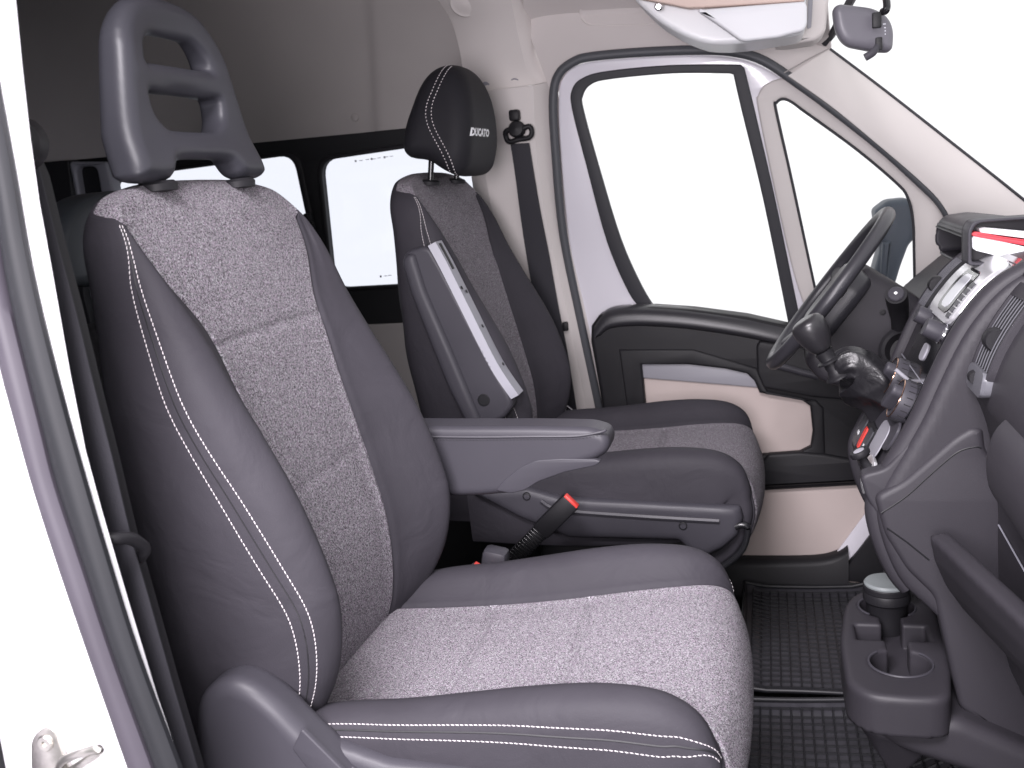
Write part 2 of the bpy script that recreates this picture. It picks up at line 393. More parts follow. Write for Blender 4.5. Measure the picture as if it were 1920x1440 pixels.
# rear compartment lining: upper side panels and roof, one swept sheet
prof = cr([(1.405, 1.262), (1.400, 1.30), (1.392, 1.40), (1.375, 1.52), (1.33, 1.66), (1.24, 1.78), (1.10, 1.85), (.80, 1.88), (.475, 1.885), (.15, 1.88), (-.15, 1.85), (-.29, 1.78), (-.38, 1.66), (-.425, 1.52), (-.442, 1.40), (-.450, 1.30), (-.455, 1.262)], 4)
G = []
for x in np.linspace(-3.4, -.70, 28):
    row = []
    for y, z in prof:
        a = 0
        if z < 1.75: a = .010*(1/(1+math.exp(-(x+1.02-.10*(z-1.3))/.008)))     # step of the front panel
        row.append((x, y-a*(1 if y > .5 else -1), z))
    G.append(row+[(x, y*1.0+(.03 if y > .475 else -.03), z+.03) for y, z in prof[::-1]])
G2 = sorted(set([round(v, 4) for v in np.linspace(-3.4, -.70, 28)]+[round(v, 4) for v in np.linspace(-1.06, -.94, 14)]))
G = [[(x, y-(.012*(1/(1+math.exp(-(x+1.0-.10*(z-1.3))/.007))) if z < 1.78 else 0)*(1 if y > .475 else -1), z) for y, z in prof]+[(x, y+(.03 if y > .475 else -.03), z+.03) for y, z in prof[::-1]] for x in G2]
RL = struct(gridm('roof_lining', G, M['taupe'], closed_v=True, cap=True, angle=40)); RLs = sub(None, RL) if False else T(obj=RL, org=tuple(RL.location))
for px in ((612, 80), (662, 220)):
    p = onY(px, 1.385); lathe('trim_clip', [(.011, 0), (.0105, .003), (.007, .0045), (0.0001, .005)], (p[0], 1.392 if px[1] < 100 else 1.398, p[2]), (0, -1, .1), M['taupe'], RLs, n=18)
# driver-side rear wall with window openings
wy = 1.425
def pxz(L, y): return [tuple(onY(p, y)[[0, 2]]) for p in L]
winR = np.array(pxz([(603, 300), (885, 258), (905, 525), (628, 540)], wy))
winL = np.array(pxz([(215, 334), (556, 288), (612, 552), (240, 585)], wy))
outer = [(-3.4, 0), (-.58, 0), (-.58, 1.30), (-3.4, 1.30)]
SW = struct(plate('side_wall_left', outer, [rpoly(winR, .045), rpoly(winL, .045)], (0, 1.412, 0), (1, 0, 0), (0, 0, 1), .03, M['blackw'], r=.004)); SWs = T(obj=SW, org=tuple(SW.location))
W1 = thing('rear_side_window', 'pale side window between the two seats, framed in black, with printed marks along its edge', 'window', onY((745, 540), wy), 'rear side windows')
W2 = thing('rear_side_window', 'pale side window seen behind the near head restraint posts and backrest', 'window', onY((420, 560), wy), 'rear side windows')
for wt, w in ((W1, winR), (W2, winL)):
    w = np.array(w); c = w.mean(0)
    plate('window_frame', rpoly(c+(w-c)*1.05, .05), [rpoly(c+(w-c)*.985, .043)], (0, 1.408, 0), (1, 0, 0), (0, 0, 1), .012, M['bplast'], wt, r=.004)
    plate('pane', rpoly(c+(w-c)*1.02, .045), None, (0, 1.432, 0), (1, 0, 0), (0, 0, 1), .004, M['tint'], wt, r=.001)
# etched marks on the pane
mk_v = []; mk_f = []
for k, px in enumerate([(668, 291), (678, 290), (690, 288), (698, 287), (703, 287), (712, 285), (722, 284), (726, 283), (735, 282), (715, 527), (724, 526), (732, 525)]):
    p = onY((px[0], px[1]+(11 if px[1] < 400 else -9)), 1.431); w = .0028 if k % 3 == 0 else .005; h = .0028 if k % 3 == 0 else .0009; i = len(mk_v)
    mk_v += [(p[0]-w, 1.4265, p[2]-h), (p[0]+w, 1.4265, p[2]-h), (p[0]+w, 1.4265, p[2]+h), (p[0]-w, 1.4265, p[2]+h)]; mk_f.append((i, i+1, i+2, i+3))
mk('etched_marks', mk_v, mk_f, M['etch'], W1)
for px in ((578, 408), (583, 432)):
    p = onY(px, 1.40); box('window_latch', (p[0]-.012, 1.392, p[2]-.012), (p[0]+.012, 1.408, p[2]+.012), M['bplast'], W2, r=.004)
lw = struct(box('wall_lining', (-3.3, 1.388, .40), (-.80, 1.404, .745), M['taupe'], r=.006))
nwin = [rpoly(np.array(w), .045) for w in (winR-np.array([.12, 0]), winL-np.array([.12, 0]))]
struct(plate('side_wall_right', [(-3.4, 0), (-.74, 0), (-.74, 1.30), (-3.4, 1.30)], nwin, (0, -.498, 0), (1, 0, 0), (0, 0, 1), .03, M['blackw'], r=.003))
struct(box('rear_wall', (-3.44, -.50, 0), (-3.40, 1.45, 1.95), M['bplast'], r=.004))
# grey rear-door frame and dark seat row far back
RF = thing('rear_door_frame', 'grey frame round a dark panel far back in the van, left of the windows', 'door frame', (-2.35, 1.1, .6))
fo = [tuple(onY(p, 1.30)[[0, 2]]) for p in ((128, 303), (200, 303), (225, 420), (232, 560), (168, 560), (150, 420))]; fi = [tuple(onY(p, 1.30)[[0, 2]]) for p in ((141, 312), (180, 312), (198, 420), (205, 550), (178, 550), (158, 420))]
plate('frame', rpoly(fo, .01), [rpoly(fi, .02)], (0, 1.30, 0), (1, 0, 0), (0, 0, 1), .04, M['gplast2'], RF, r=.008)
plate('dark_panel', rpoly(fi, .02), None, (0, 1.325, 0), (1, 0, 0), (0, 0, 1), .01, M['black'], RF, r=.002)
DP = struct(plate('rear_pillar', rpoly([tuple(onY(p, 1.34)[[0, 2]]) for p in ((20, 310), (128, 300), (160, 560), (300, 1100), (20, 1100))], .01), None, (0, 1.34, 0), (1, 0, 0), (0, 0, 1), .05, M['black'], r=.005))
RS = thing('passenger_seat', 'dark rear seat with open head restraint just visible left of the near backrest', 'car seat', (-1.55, .42, 0))
hx = -1.35
def rp(p): w = onX(p, hx); return (w[1], w[2])
oc = [rp(p) for p in ((112, 470), (125, 420), (150, 380), (185, 362), (240, 355), (330, 356), (400, 372), (420, 470), (415, 535), (130, 535), (118, 510))]; ic = [rp(p) for p in ((172, 470), (182, 420), (205, 396), (260, 388), (340, 392), (350, 470), (340, 505), (180, 505))]
oc = np.array(oc); ic = np.array(ic)
plate('head_restraint', rpoly(oc, .03), [rpoly(ic, .02)], (hx, 0, 0), (0, 1, 0), (0, 0, 1), .07, M['slate'], RS, r=.02, seg=5)
hc = oc.mean(0)
for dy in (-.05, .05): tube('post', [(hx-.03, hc[0]+dy, oc[:, 1].min()+.02), (hx-.03, hc[0]+dy, oc[:, 1].min()-.08)], .006, M['blackg'], RS)
zt = oc[:, 1].min()-.03
sdfmesh('backrest', lambda x, y, z: rext(psd(y-hc[0], z, rpoly([(-.19, .40), (.19, .40), (.22, .7), (.19, zt), (-.19, zt), (-.22, .7)], .06)), np.abs(x-(hx-.06))-.06, .04), (hx-.14, hc[0]-.25, .38), (hx+.03, hc[0]+.25, zt+.03), .015, M['carpet'], RS)
sdfmesh('cushion', lambda x, y, z: rext(np.maximum(np.abs(x-(hx+.18))-.24, np.abs(y-hc[0])-.22), np.abs(z-.40)-.07, .05), (hx-.1, hc[0]-.25, .31), (hx+.45, hc[0]+.25, .49), .015, M['carpet'], RS)
# --- B-pillar trims (beige), driver side
A = [onY((790, -60), 1.20), onY((822, 0), 1.27), onY((846, 40), 1.31), onY((862, 95), 1.335), onY((872, 160), 1.345), onY((880, 176), 1.350)]
B = [onY((945, -60), 1.18), onY((958, 0), 1.235), onY((968, 50), 1.275), onY((980, 105), 1.305), onY((990, 140), 1.325), onY((1003, 158), 1.335)]
ARCH = struct(strip('pillar_arch', cr(A, 4), cr(B, 4), .03, M['beige'], nrm=(0, -1, 0), bow=.012, nb=8)); ARs = T(obj=ARCH, org=tuple(ARCH.location))
B2 = [onY((990, -60), 1.25), onY((990, 0), 1.30), onY((1000, 50), 1.325), (onY((1015, 105), 1.345)), onY((1036, 140), 1.352), onY((1050, 170), 1.355)]
struct(strip('pillar_edge', cr(B, 4), cr(B2, 4), .02, M['beige'], nrm=(0, -1, 0), bow=.006, nb=6))
for px in ((911, 159), (966, 152)):
    p = onY(px, 1.330); lathe('screw_recess', [(.010, 0), (.0095, .001), (.007, .0012), (.0065, -.004)], p-np.array([0, .0025, 0]), (0, -.6, -.8), M['lplast'], ARs, n=18)
dm = onY((875, 4), 1.27); lathe('dome_lamp', [(.040, 0), (.040, .006), (.034, .011), (.030, .010), (.018, .014), (.0001, .015)], dm-np.array([0, .012, 0]), (.0, -.75, -.66), M['beige'], ARs, n=32)
lp = [onD((900, 172), 1.372), onD((906, 300), 1.372), onD((930, 430), 1.372), onD((955, 560), 1.372), onD((985, 700), 1.372), onD((1005, 800), 1.372), onD((1020, 900), 1.372)]
lq = [onD((1000, 160), 1.365), onD((1006, 290), 1.365), onD((1026, 420), 1.365), onD((1058, 560), 1.365), onD((1085, 690), 1.365), onD((1102, 780), 1.365), onD((1115, 860), 1.365)]
l0 = [onD((870, 172), 1.395), onD((880, 300), 1.395), onD((900, 430), 1.395), onD((930, 560), 1.395), onD((960, 700), 1.395), onD((980, 800), 1.395), onD((1000, 900), 1.395)]
l3 = [onD(p, 1.425) for p in ((1046, 150), (1054, 290), (1074, 420), (1108, 560), (1136, 690), (1152, 780), (1165, 860))]
PT = struct(strip('pillar_trim', cr(lp, 4), cr(lq, 4), .012, M['beige'], nrm=(0, -1, 0), bow=.004, nb=6)); PTs = T(obj=PT, org=tuple(PT.location))
strip('trim_return', cr(lq, 4), cr(l3, 4), .010, M['beige'], PTs, nrm=(0, -1, 0), bow=.001)
strip('trim_joint', cr(l0, 4), cr(lp, 4), .010, M['beige'], PTs, nrm=(0, -1, 0))
# --- headliner above the driver door
sa = [(1040, 190), (1056, 142), (1095, 112), (1200, 102), (1300, 98), (1370, 101), (1420, 114), (1452, 131), (1482, 150)]
S1 = [onD(p, 1.396) for p in sa]
S2 = [onY(p, y) for p, y in (((985, 40), 1.315), ((1020, 30), 1.315), ((1080, 24), 1.315), ((1200, 18), 1.315), ((1300, 18), 1.315), ((1390, 30), 1.322), ((1460, 58), 1.332), ((1520, 80), 1.342), ((1558, 92), 1.346))]
S3 = [np.array([p[0]*.9-.02, 1.10, 1.66]) for p in S2]
HL = struct(strip('headliner_side', cr(S1, 4), cr(S2, 4), .012, M['beige2'], nrm=(0, -1, -.3), bow=.006, nb=6)); HLs = T(obj=HL, org=tuple(HL.location))
strip('upper_panel', cr(S2, 4), cr(S3, 4), .012, M['beige2'], HLs, nrm=(0, -1, -1), bow=.008, nb=6)
struct(box('cab_roof', (-.74, -.42, 1.66), (.10, 1.36, 1.70), M['beige2'], r=.01))
struct(box('roof_step', (-.745, -.44, 1.64), (-.705, 1.38, 1.93), M['beige2'], r=.006))
OP = struct(plate('outer_panel', [(-3.46, -.15), (-.72, -.15), (-.72, 1.96), (-3.46, 1.96)], nwin, (0, -.540, 0), (1, 0, 0), (0, 0, 1), .03, M['whiteb'], r=.008)); OPs = T(obj=OP, org=tuple(OP.location))
for w in nwin: plate('pane', np.mean(w, 0)+(w-np.mean(w, 0))*1.03, None, (0, -.504, 0), (1, 0, 0), (0, 0, 1), .003, M['tint'], OPs, r=.0005)
# grab recess in the headliner
gr = [onY(p, 1.305) for p in ((1085, 22), (1095, 12), (1130, 8), (1200, 6), (1235, 10))]; gr2 = [onY(p, 1.310) for p in ((1090, 34), (1105, 46), (1140, 48), (1205, 46), (1240, 42))]
strip('grab_recess', cr(gr, 4), cr(gr2, 4), .008, M['beige2'], HLs, nrm=(0, -1, -.3), bow=-.006)
tube('recess_lip', cr(gr2, 4), .0025, M['beige'], HLs, n=6)
# --- A-pillar trim and windscreen
a1 = [onD(p, 1.375) for p in ((1478, 142), (1560, 200), (1650, 274), (1722, 336), (1764, 379), (1789, 426), (1800, 480), (1806, 560))]
a2 = [onY(p, 1.345) for p in ((1556, 92), (1640, 155), (1720, 217), (1800, 280), (1870, 335), (1920, 375), (1990, 430), (2060, 490))]
AP = struct(strip('windscreen_pillar', cr(a1, 5), cr(a2, 5), .02, M['beige'], nrm=(-.5, -1, 0), bow=.010, nb=8)); APs = T(obj=AP, org=tuple(AP.location))
tube('pillar_gasket', cr(a2, 5), .0036, M['rubber'], APs, n=8)
tube('trim_seam', [onP(p, a1[0], np.cross(a2[0]-a1[0], a1[1]-a1[0]))-np.array([0, .0065, 0]) for p in ((1470, 137), (1512, 113), (1553, 92))], .0012, M['taupe'], APs, n=5)
ws = [np.array(q) for q in a2[::-1]]; WSm = thing('windscreen', 'clear windscreen beyond the dash, blown out to white', 'windscreen', (.6, .475, .9))
mir = [np.array([q[0], .95-q[1], q[2]]) for q in a2]
strip('pane', cr(a2, 3)+np.array([.004, 0, .002]), cr([np.array([q[0], -.28, q[2]]) for q in a2], 3), .004, M['glass'], WSm, nb=8, bow=.06, nrm=(1, 0, .6))
tube('top_gasket', [a2[0]+np.array([-.012, -.0, .014]), a2[0]+np.array([.004, -.02, .03]), np.array([a2[0][0]+.03, .9, a2[0][2]+.07]), np.array([a2[0][0]+.045, .475, a2[0][2]+.08]), np.array([a2[0][0]+.0, -.28, a2[0][2]+.02])], .009, M['rubber'], WSm, n=8)
# --- driver door
def sm(L, n=5): return [tuple(p) for p in cr(L, n)]
def smc(L, n=5): return [tuple(p) for p in cr(L, n, True)]
DD = thing('driver_door', 'white driver door with black armrest, beige insert and rubber-framed window', 'car door', (-.1, 1.40, .1))
door_out = [(1135, 900), (1128, 780), (1098, 620), (1066, 450), (1050, 280), (1047, 180), (1058, 140), (1095, 118), (1200, 107), (1300, 103), (1372, 107), (1428, 124), (1500, 168), (1560, 212), (1650, 282), (1720, 345), (1762, 390), (1782, 430), (1790, 480), (1795, 560), (1795, 900)]
win_hole = [(1083, 200), (1084, 172), (1100, 152), (1140, 142), (1260, 130), (1381, 131), (1386, 142), (1402, 206), (1440, 380), (1488, 625), (1245, 590), (1190, 548), (1150, 455), (1108, 310)]
qtr_hole = [(1445, 190), (1455, 172), (1480, 172), (1510, 192), (1610, 266), (1690, 336), (1712, 370), (1724, 420), (1726, 620), (1560, 620), (1530, 560), (1478, 350)]
plateY('frame', sm(door_out), 1.405, .03, M['white'], DD, holes=[sm(win_hole[:5])+sm(win_hole[5:10])+sm(win_hole[10:]+win_hole[:1]), smc(qtr_hole, 4)], r=.006, tilt=TL, rc=.0)
# window seal (black) and glass
sl_c = [(1076, 205), (1078, 168), (1094, 148), (1140, 136), (1260, 125), (1386, 124), (1393, 140), (1410, 206), (1448, 380), (1496, 612)]
so_ = sm([(1205, 580), (1180, 552), (1138, 455), (1100, 315), (1072, 205), (1072, 168), (1092, 146), (1140, 133), (1260, 122), (1388, 121)])+sm([(1396, 128), (1415, 206), (1455, 380), (1505, 622)])
si_ = sm([(1480, 617), (1432, 380), (1390, 206), (1375, 140)])+sm([(1368, 138), (1260, 138), (1142, 149), (1106, 160), (1092, 180), (1093, 206), (1122, 312), (1164, 450), (1204, 540), (1232, 585)])
plateY('window_seal', so_+si_, 1.398, .016, M['rubber'], DD, r=.003, tilt=TL)
plateY('window_pane', [(1075, 150), (1395, 120), (1500, 640), (1230, 600), (1180, 560)], 1.415, .004, M['glass'], DD, r=.001, tilt=TL)
# quarter window: beige surround, seal and pane
plateY('quarter_trim', sm([(1525, 620), (1490, 520), (1455, 370), (1421, 205), (1422, 178), (1436, 158), (1470, 147), (1500, 162), (1560, 206), (1650, 277), (1716, 340), (1758, 386), (1780, 430), (1788, 480), (1792, 620)]), 1.398, .014, M['beige'], DD, holes=[sm([(1548, 620), (1528, 540), (1484, 340), (1453, 205), (1455, 192), (1466, 184), (1482, 189), (1510, 209), (1605, 278), (1683, 344), (1702, 370), (1713, 415), (1716, 620)])], r=.005, tilt=TL)
tube('quarter_seal', cr([onD(p, 1.400) for p in ((1716, 600), (1714, 480), (1712, 415), (1702, 371), (1682, 344), (1605, 279), (1510, 210), (1482, 190), (1466, 186), (1456, 193), (1455, 206), (1485, 340), (1528, 540), (1545, 610))], 5), .0035, M['rubber'], DD, n=8)
plateY('quarter_pane', [(1440, 170), (1480, 165), (1720, 360), (1725, 640), (1550, 640)], 1.414, .004, M['glass'], DD, r=.001, tilt=TL)
# outer weatherstrip
so = [(1140, 860), (1124, 770), (1090, 610), (1056, 440), (1041, 280), (1037, 185), (1047, 140), (1075, 116), (1110, 106), (1200, 98), (1300, 94), (1372, 97), (1432, 114), (1500, 159), (1560, 203), (1650, 274), (1720, 337), (1764, 381), (1786, 425), (1795, 470), (1800, 540)]
tube('weatherstrip', cr([onD(p, 1.386) for p in so], 5), .0110, M['strip'], DD, n=10, ry=.0085, upv=(0, 1, 0))
# door card
yc = 1.335
card_out = [(1107, 640), (1108, 612), (1122, 592), (1150, 580), (1225, 576), (1300, 581), (1400, 594), (1480, 612), (1600, 636), (1720, 660), (1740, 900), (1610, 912), (1420, 922), (1180, 930), (1140, 860), (1125, 740)]
ins = [(1203, 684), (1290, 684), (1360, 692), (1400, 701), (1414, 714), (1424, 737), (1505, 752), (1519, 762), (1524, 810), (1520, 838), (1500, 848), (1440, 853), (1300, 858), (1220, 858), (1214, 800)]
card = plateY('door_card', card_out, yc, .07, M['bplast'], DD, holes=[ins], r=.012, seg=5); CDs = sub(DD, card)
plateY('insert_panel', [(1190, 660), (1540, 660), (1540, 880), (1190, 880)], yc+.022, .01, M['card'], CDs, r=.002)
plateY('insert_strip', [(1195, 672), (1290, 674), (1360, 682), (1420, 700), (1428, 728), (1360, 722), (1200, 709)], yc+.012, .012, M['lplast2'], CDs, r=.004)
# soft upper rail / armrest shelf: rounded body swept along the door
top = [onY(p, yc-.012) for p in ((1113, 618), (1135, 592), (1175, 585), (1225, 585), (1300, 591), (1400, 606), (1500, 628), (1620, 650), (1720, 668))]
def rail(p, i, n):
    u = i/n; w = .055+.02*min(u*6, 1); return w
R_ = cr(top, 5); G = []
for i, p in enumerate(R_):
    dn = .040*min(.55+i/len(R_)*6, 1)
    G.append([p+np.array(q) for q in ((0, .07, .010), (0, .035, .012), (0, .012, .006), (0, .002, -.006), (0, -.002, -.025), (0, 0, -dn*.8), (0, .014, -dn), (0, .05, -dn*1.02), (0, .08, -dn))])
gridm('upper_rail', G, M['rail'], CDs, closed_v=True, cap=True, angle=60)
# black frame round the insert
fr = [(1172, 672), (1186, 662), (1290, 668), (1400, 690), (1420, 706)]
plateY('insert_bezel', [(1160, 655), (1300, 655), (1420, 690), (1440, 735), (1530, 750), (1545, 765), (1548, 850), (1535, 868), (1440, 878), (1190, 885), (1180, 800)], yc-.004, .012, M['bplast'], CDs, holes=[ins], r=.006)
plateY('pull_cup', [(1418, 650), (1424, 640), (1560, 660), (1620, 700), (1600, 752), (1520, 745), (1432, 728), (1420, 700)], yc-.018, .03, M['bplast'], CDs, r=.006, rc=.006)
hd = cr([onY(p, yc-.03) for p in ((1448, 683), (1475, 690), (1510, 700), (1535, 706))], 6); tube('door_handle', hd, .0055, M['gplast'], CDs, n=10, ry=.009)
plateY('card_step', [(1420, 878), (1440, 852), (1500, 848), (1545, 852), (1600, 862), (1612, 905), (1420, 915)], yc-.012, .02, M['bplast'], CDs, r=.008, rc=.006)
# --- sill and footwell side under the door
struct(plateY('footwell_side', [(1300, 920), (1640, 905), (1660, 1100), (1300, 1060)], 1.36, .02, M['card'], r=.004))
struct(plateY('sill_flange', [(1680, 880), (1625, 960), (1560, 1048), (1570, 1062), (1592, 1050), (1640, 1000), (1680, 930)], 1.345, .006, M['white'], r=.002))
ss = [onY(p, 1.33) for p in ((1290, 1052), (1400, 1053), (1500, 1053), (1545, 1050), (1572, 1042), (1590, 1030))]
G = []
for i, p in enumerate(cr(ss, 5)): G.append([p+np.array(q) for q in ((0, .04, .006), (0, .01, .006), (0, -.004, 0), (0, -.010, -.012), (0, -.012, -.13), (0, .04, -.13))])
struct(gridm('door_sill', G, M['bplast'], closed_v=True, cap=True, angle=50))
struct(plateY('footwell_lining', [(1590, 1060), (1640, 995), (1700, 930), (1800, 900), (1800, 1120), (1590, 1090)], 1.33, .02, M['bplast'], r=.004))
# --- exterior mirror beyond the quarter window
EM = thing('door_mirror', 'dark exterior door mirror arm seen through the small triangular window', 'door mirror', onY((1665, 560), 1.56))
plateY('housing', [(1640, 395), (1665, 376), (1700, 372), (1730, 380), (1735, 430), (1705, 460), (1690, 500), (1672, 560), (1655, 620), (1600, 620), (1630, 540), (1650, 470)], 1.53, .10, M['mirrorp'], EM, r=.02, seg=5, rc=.01)
plateY('arm', [(1655, 455), (1672, 452), (1664, 540), (1650, 600), (1636, 600), (1650, 530)], 1.515, .03, M['mirrorp'], EM, r=.006, rc=.004)
# --- driver seat belt on the pillar
SB = thing('seat_belt', 'dark grey seat belt webbing hanging from a black guide on the far pillar', 'seat belt', onD((1040, 640), 1.34), 'seat belts')
yb = 1.350
def onB(p, d=0): return onD(p, yb-d)
wl = [(957, 270), (966, 330), (975, 400), (987, 480), (1003, 570), (1020, 660), (1040, 760), (1065, 860)]; wr = [(992, 268), (1002, 330), (1014, 400), (1030, 480), (1046, 570), (1064, 660), (1080, 760), (1095, 860)]
strip('webbing', cr([onB(p) for p in wl], 4), cr([onB(p) for p in wr], 4), .0016, M['web'], SB, nrm=(0, -1, 0), bow=.001)
gc = onB((972, 252), .012)
tube('guide', cr([gc+np.array(q) for q in ((-.032, 0, -.004), (-.030, -.004, .010), (-.016, -.004, .012), (0, -.004, .006), (.016, -.004, .014), (.030, -.002, .016), (.034, 0, .002), (.026, 0, -.010), (0, 0, -.012), (-.024, 0, -.016))], 4, True), .0065, M['bplast'], SB, n=8, closed=True)
lathe('anchor_cap', [(.021, 0), (.021, .010), (.017, .018), (.0001, .021)], onB((970, 243), .004), (0, -1, .1), M['bplast'], SB, n=20)
hk = onB((965, 217), .006); box('height_button', (-.013, -.012, -.012), (.013, .012, .014), M['bplast'], SB, r=.005, frame=(hk, (1, 0, 0), (0, 1, 0), (0, 0, 1)))
sp = onD((1060, 612), 1.35); box('belt_stop', (-.007, -.006, -.012), (.007, .006, .012), M['bplast'], SB, r=.003, frame=(sp, (1, 0, 0), (0, 1, 0), (0, 0, 1)))
for k, (p1, p2) in enumerate((((1056, 768), (1088, 792)), ((1062, 762), (1094, 786)))):
    tube('anchor_strap', [onY(p1, 1.26), onY(p2, 1.24)], .004, M['chrome'], SB, n=8)
# --- near door opening: body pillar, rubber seal, striker, belt
NP = -.47
bp = [(-200, -520), (-20, -520), (8, -200), (17, 0), (30, 130), (45, 260), (62, 380), (88, 520), (120, 700), (150, 850), (180, 960), (230, 1130), (285, 1310), (330, 1440), (380, 1600), (480, 1900), (-100, 1900)]
NPp = struct(plateY('body_pillar', bp, NP, .008, M['whiteb'], r=.004)); NPs = T(obj=NPp, org=tuple(NPp.location))
struct(plateY('pillar_lining', [(-300, 250), (30, 250), (40, 270), (66, 330), (98, 460), (130, 580), (164, 720), (202, 870), (233, 1000), (270, 1130), (315, 1290), (362, 1450), (395, 1580), (-300, 1580)], -.392, .02, M['bplast'], r=.004))
def band(name, L, Rr, y, m, th=.006, bow=.003): return strip(name, cr([onY(p, y) for p in L], 5), cr([onY(p, y) for p in Rr], 5), th, m, NPs, nrm=(0, -1, 0), bow=bow, nb=6)
band('rubber_seal', [(-18, 170), (-2, 240), (12, 380), (38, 540), (62, 700), (95, 880), (138, 1060), (192, 1240), (288, 1440), (340, 1560)],
     [(-4, 170), (8, 240), (34, 380), (68, 540), (106, 700), (146, 860), (190, 1010), (240, 1170), (334, 1440), (372, 1560)], NP-.008, M['rubberg'], bow=.006) if False else None
# seal centre-lines measured on the opening
e0 = [(-110, 60), (-80, 180), (-60, 300), (-40, 430), (-25, 560), (-4, 680), (28, 800), (62, 920), (110, 1070), (165, 1230), (238, 1440), (280, 1560)]     # outer edge of the flap
e1 = [(-90, 20), (-62, 130), (-40, 250), (-16, 380), (4, 520), (34, 650), (72, 800), (100, 910), (150, 1060), (210, 1240), (283, 1440), (325, 1560)]      # groove
e2 = [(-40, -20), (-22, 90), (-4, 190), (22, 330), (46, 470), (72, 590), (110, 740), (146, 870), (196, 1040), (256, 1230), (334, 1440), (376, 1560)]     # inner edge
band('rubber_seal', e0, e1, NP-.012, M['rubberl'], bow=.008)
band('seal_groove', [(p[0]-2, p[1]) for p in e1], [(p[0]+7, p[1]) for p in e1], NP-.004, M['rubber'], bow=.0)
band('seal_inner', [(p[0]+6, p[1]) for p in e1], e2, NP-.010, M['rubberg'], bow=.007)
ST = thing('door_striker', 'bare zinc door striker plate screwed to the white pillar in the lower corner', 'striker', onY((110, 1470), NP-.01))
plateY('striker_plate', [(60, 1520), (57, 1395), (64, 1378), (82, 1364), (100, 1366), (112, 1400), (130, 1440), (170, 1520)], NP-.006, .004, M['steel'], ST, r=.0012, rc=.006)
sc = onY((86, 1393), NP-.006); lathe('screw', [(.0085, 0), (.0085, .0012), (.0070, .0028), (.003, .0028), (.0028, .001)], sc, (0, -1, 0), M['steel'], ST, n=20)
tube('striker_loop', cr([onY((112, 1440), NP-.006), onY((120, 1425), NP-.02), onY((150, 1412), NP-.035), onY((180, 1404), NP-.04), onY((184, 1412), NP-.038), onY((160, 1428), NP-.03), onY((120, 1455), NP-.008)], 5), .0045, M['steel'], ST, n=10)
NB = thing('seat_belt', 'dark seat belt running down beside the near door pillar through a black loop', 'seat belt', onY((330, 1440), -.40), 'seat belts')
nl = [(40, 240), (52, 330), (75, 460), (100, 580), (130, 720), (165, 870), (200, 1000), (235, 1120), (290, 1290), (345, 1470), (380, 1580)]; nr = [(52, 240), (76, 330), (108, 460), (140, 580), (174, 720), (212, 870), (243, 1000), (280, 1130), (325, 1290), (372, 1450), (405, 1580)]
strip('webbing', cr([onY(p, -.405) for p in nl], 4), cr([onY(p, -.405) for p in nr], 4), .0016, M['web'], NB, nrm=(0, -1, 0), bow=.003)
lp_ = cr([onY(p, y) for p, y in (((195, 1012), -.44), ((215, 1010), -.44), ((245, 1010), -.42), ((268, 1024), -.40), ((270, 1035), -.395), ((258, 1046), -.39), ((235, 1040), -.39), ((205, 1034), -.40))], 5)
tube('guide_loop', lp_, .0062, M['bplast'], NB, n=10)
lathe('upper_anchor', [(.020, -.01), (.024, .0), (.022, .016), (.012, .026), (.0001, .028)], onY((42, 270), -.41), (.3, -1, 0), M['bplast'], NB, n=20)
tube('metal_tab', [onY((262, 1072), -.33), onY((276, 1102), -.33)], .003, M['chrome'], NB, n=6)
# ------------------------------------------------------------------ seats
def interp_tab(tab, key, x): return np.interp(x, [r[0] for r in tab], [r[key] for r in tab])
def crv(ks, vs, x):
    """monotone-ish smooth interpolation"""
    ks = np.array(ks, float); vs = np.array(vs, float)
    m = np.gradient(vs, ks); i = np.clip(np.searchsorted(ks, x)-1, 0, len(ks)-2); h = ks[i+1]-ks[i]; t = np.clip((x-ks[i])/h, 0, 1)
    return (2*t**3-3*t**2+1)*vs[i]+(t**3-2*t**2+t)*h*m[i]+(-2*t**3+3*t**2)*vs[i+1]+(t**3-t**2)*h*m[i+1]
def cr_eval(K, s):
    """Catmull-Rom through knots K at parameter s (knot index)"""
    K = np.array(K); m = len(K); i = int(min(max(math.floor(s), 0), m-2)); t = s-i
    a, b, c, d = K[max(i-1, 0)], K[i], K[i+1], K[min(i+2, m-1)]
    return .5*((2*b)+(c-a)*t+(2*a-5*b+4*c-d)*t*t+(3*b-a-3*c+d)*t**3)
#  z     xc     w     wc    pb     th
BK = [(.400, -.600, .200, .120, .000, .130),
      (.450, -.585, .222, .128, .020, .140),
      (.500, -.572, .236, .134, .042, .150),
      (.560, -.566, .246, .138, .066, .158),
      (.630, -.570, .252, .140, .082, .160),
      (.690, -.582, .254, .140, .084, .156),
      (.767, -.600, .254, .140, .076, .150),
      (.835, -.617, .252, .140, .060, .134),
      (.895, -.633, .247, .145, .044, .122),
      (.960, -.651, .239, .155, .030, .104),
      (1.020, -.669, .236, .190, .020, .086),
      (1.060, -.684, .231, .207, .012, .074),
      (1.085, -.694, .222, .211, .005, .064),
      (1.102, -.702, .207, .200, .001, .055),
      (1.118, -.711, .182, .176, .000, .044),
      (1.128, -.720, .140, .135, .000, .031),
      (1.134, -.728, .092, .089, .000, .016),
      (1.136, -.734, .030, .029, .000, .003)]
BZ = [r[0] for r in BK]
import functools
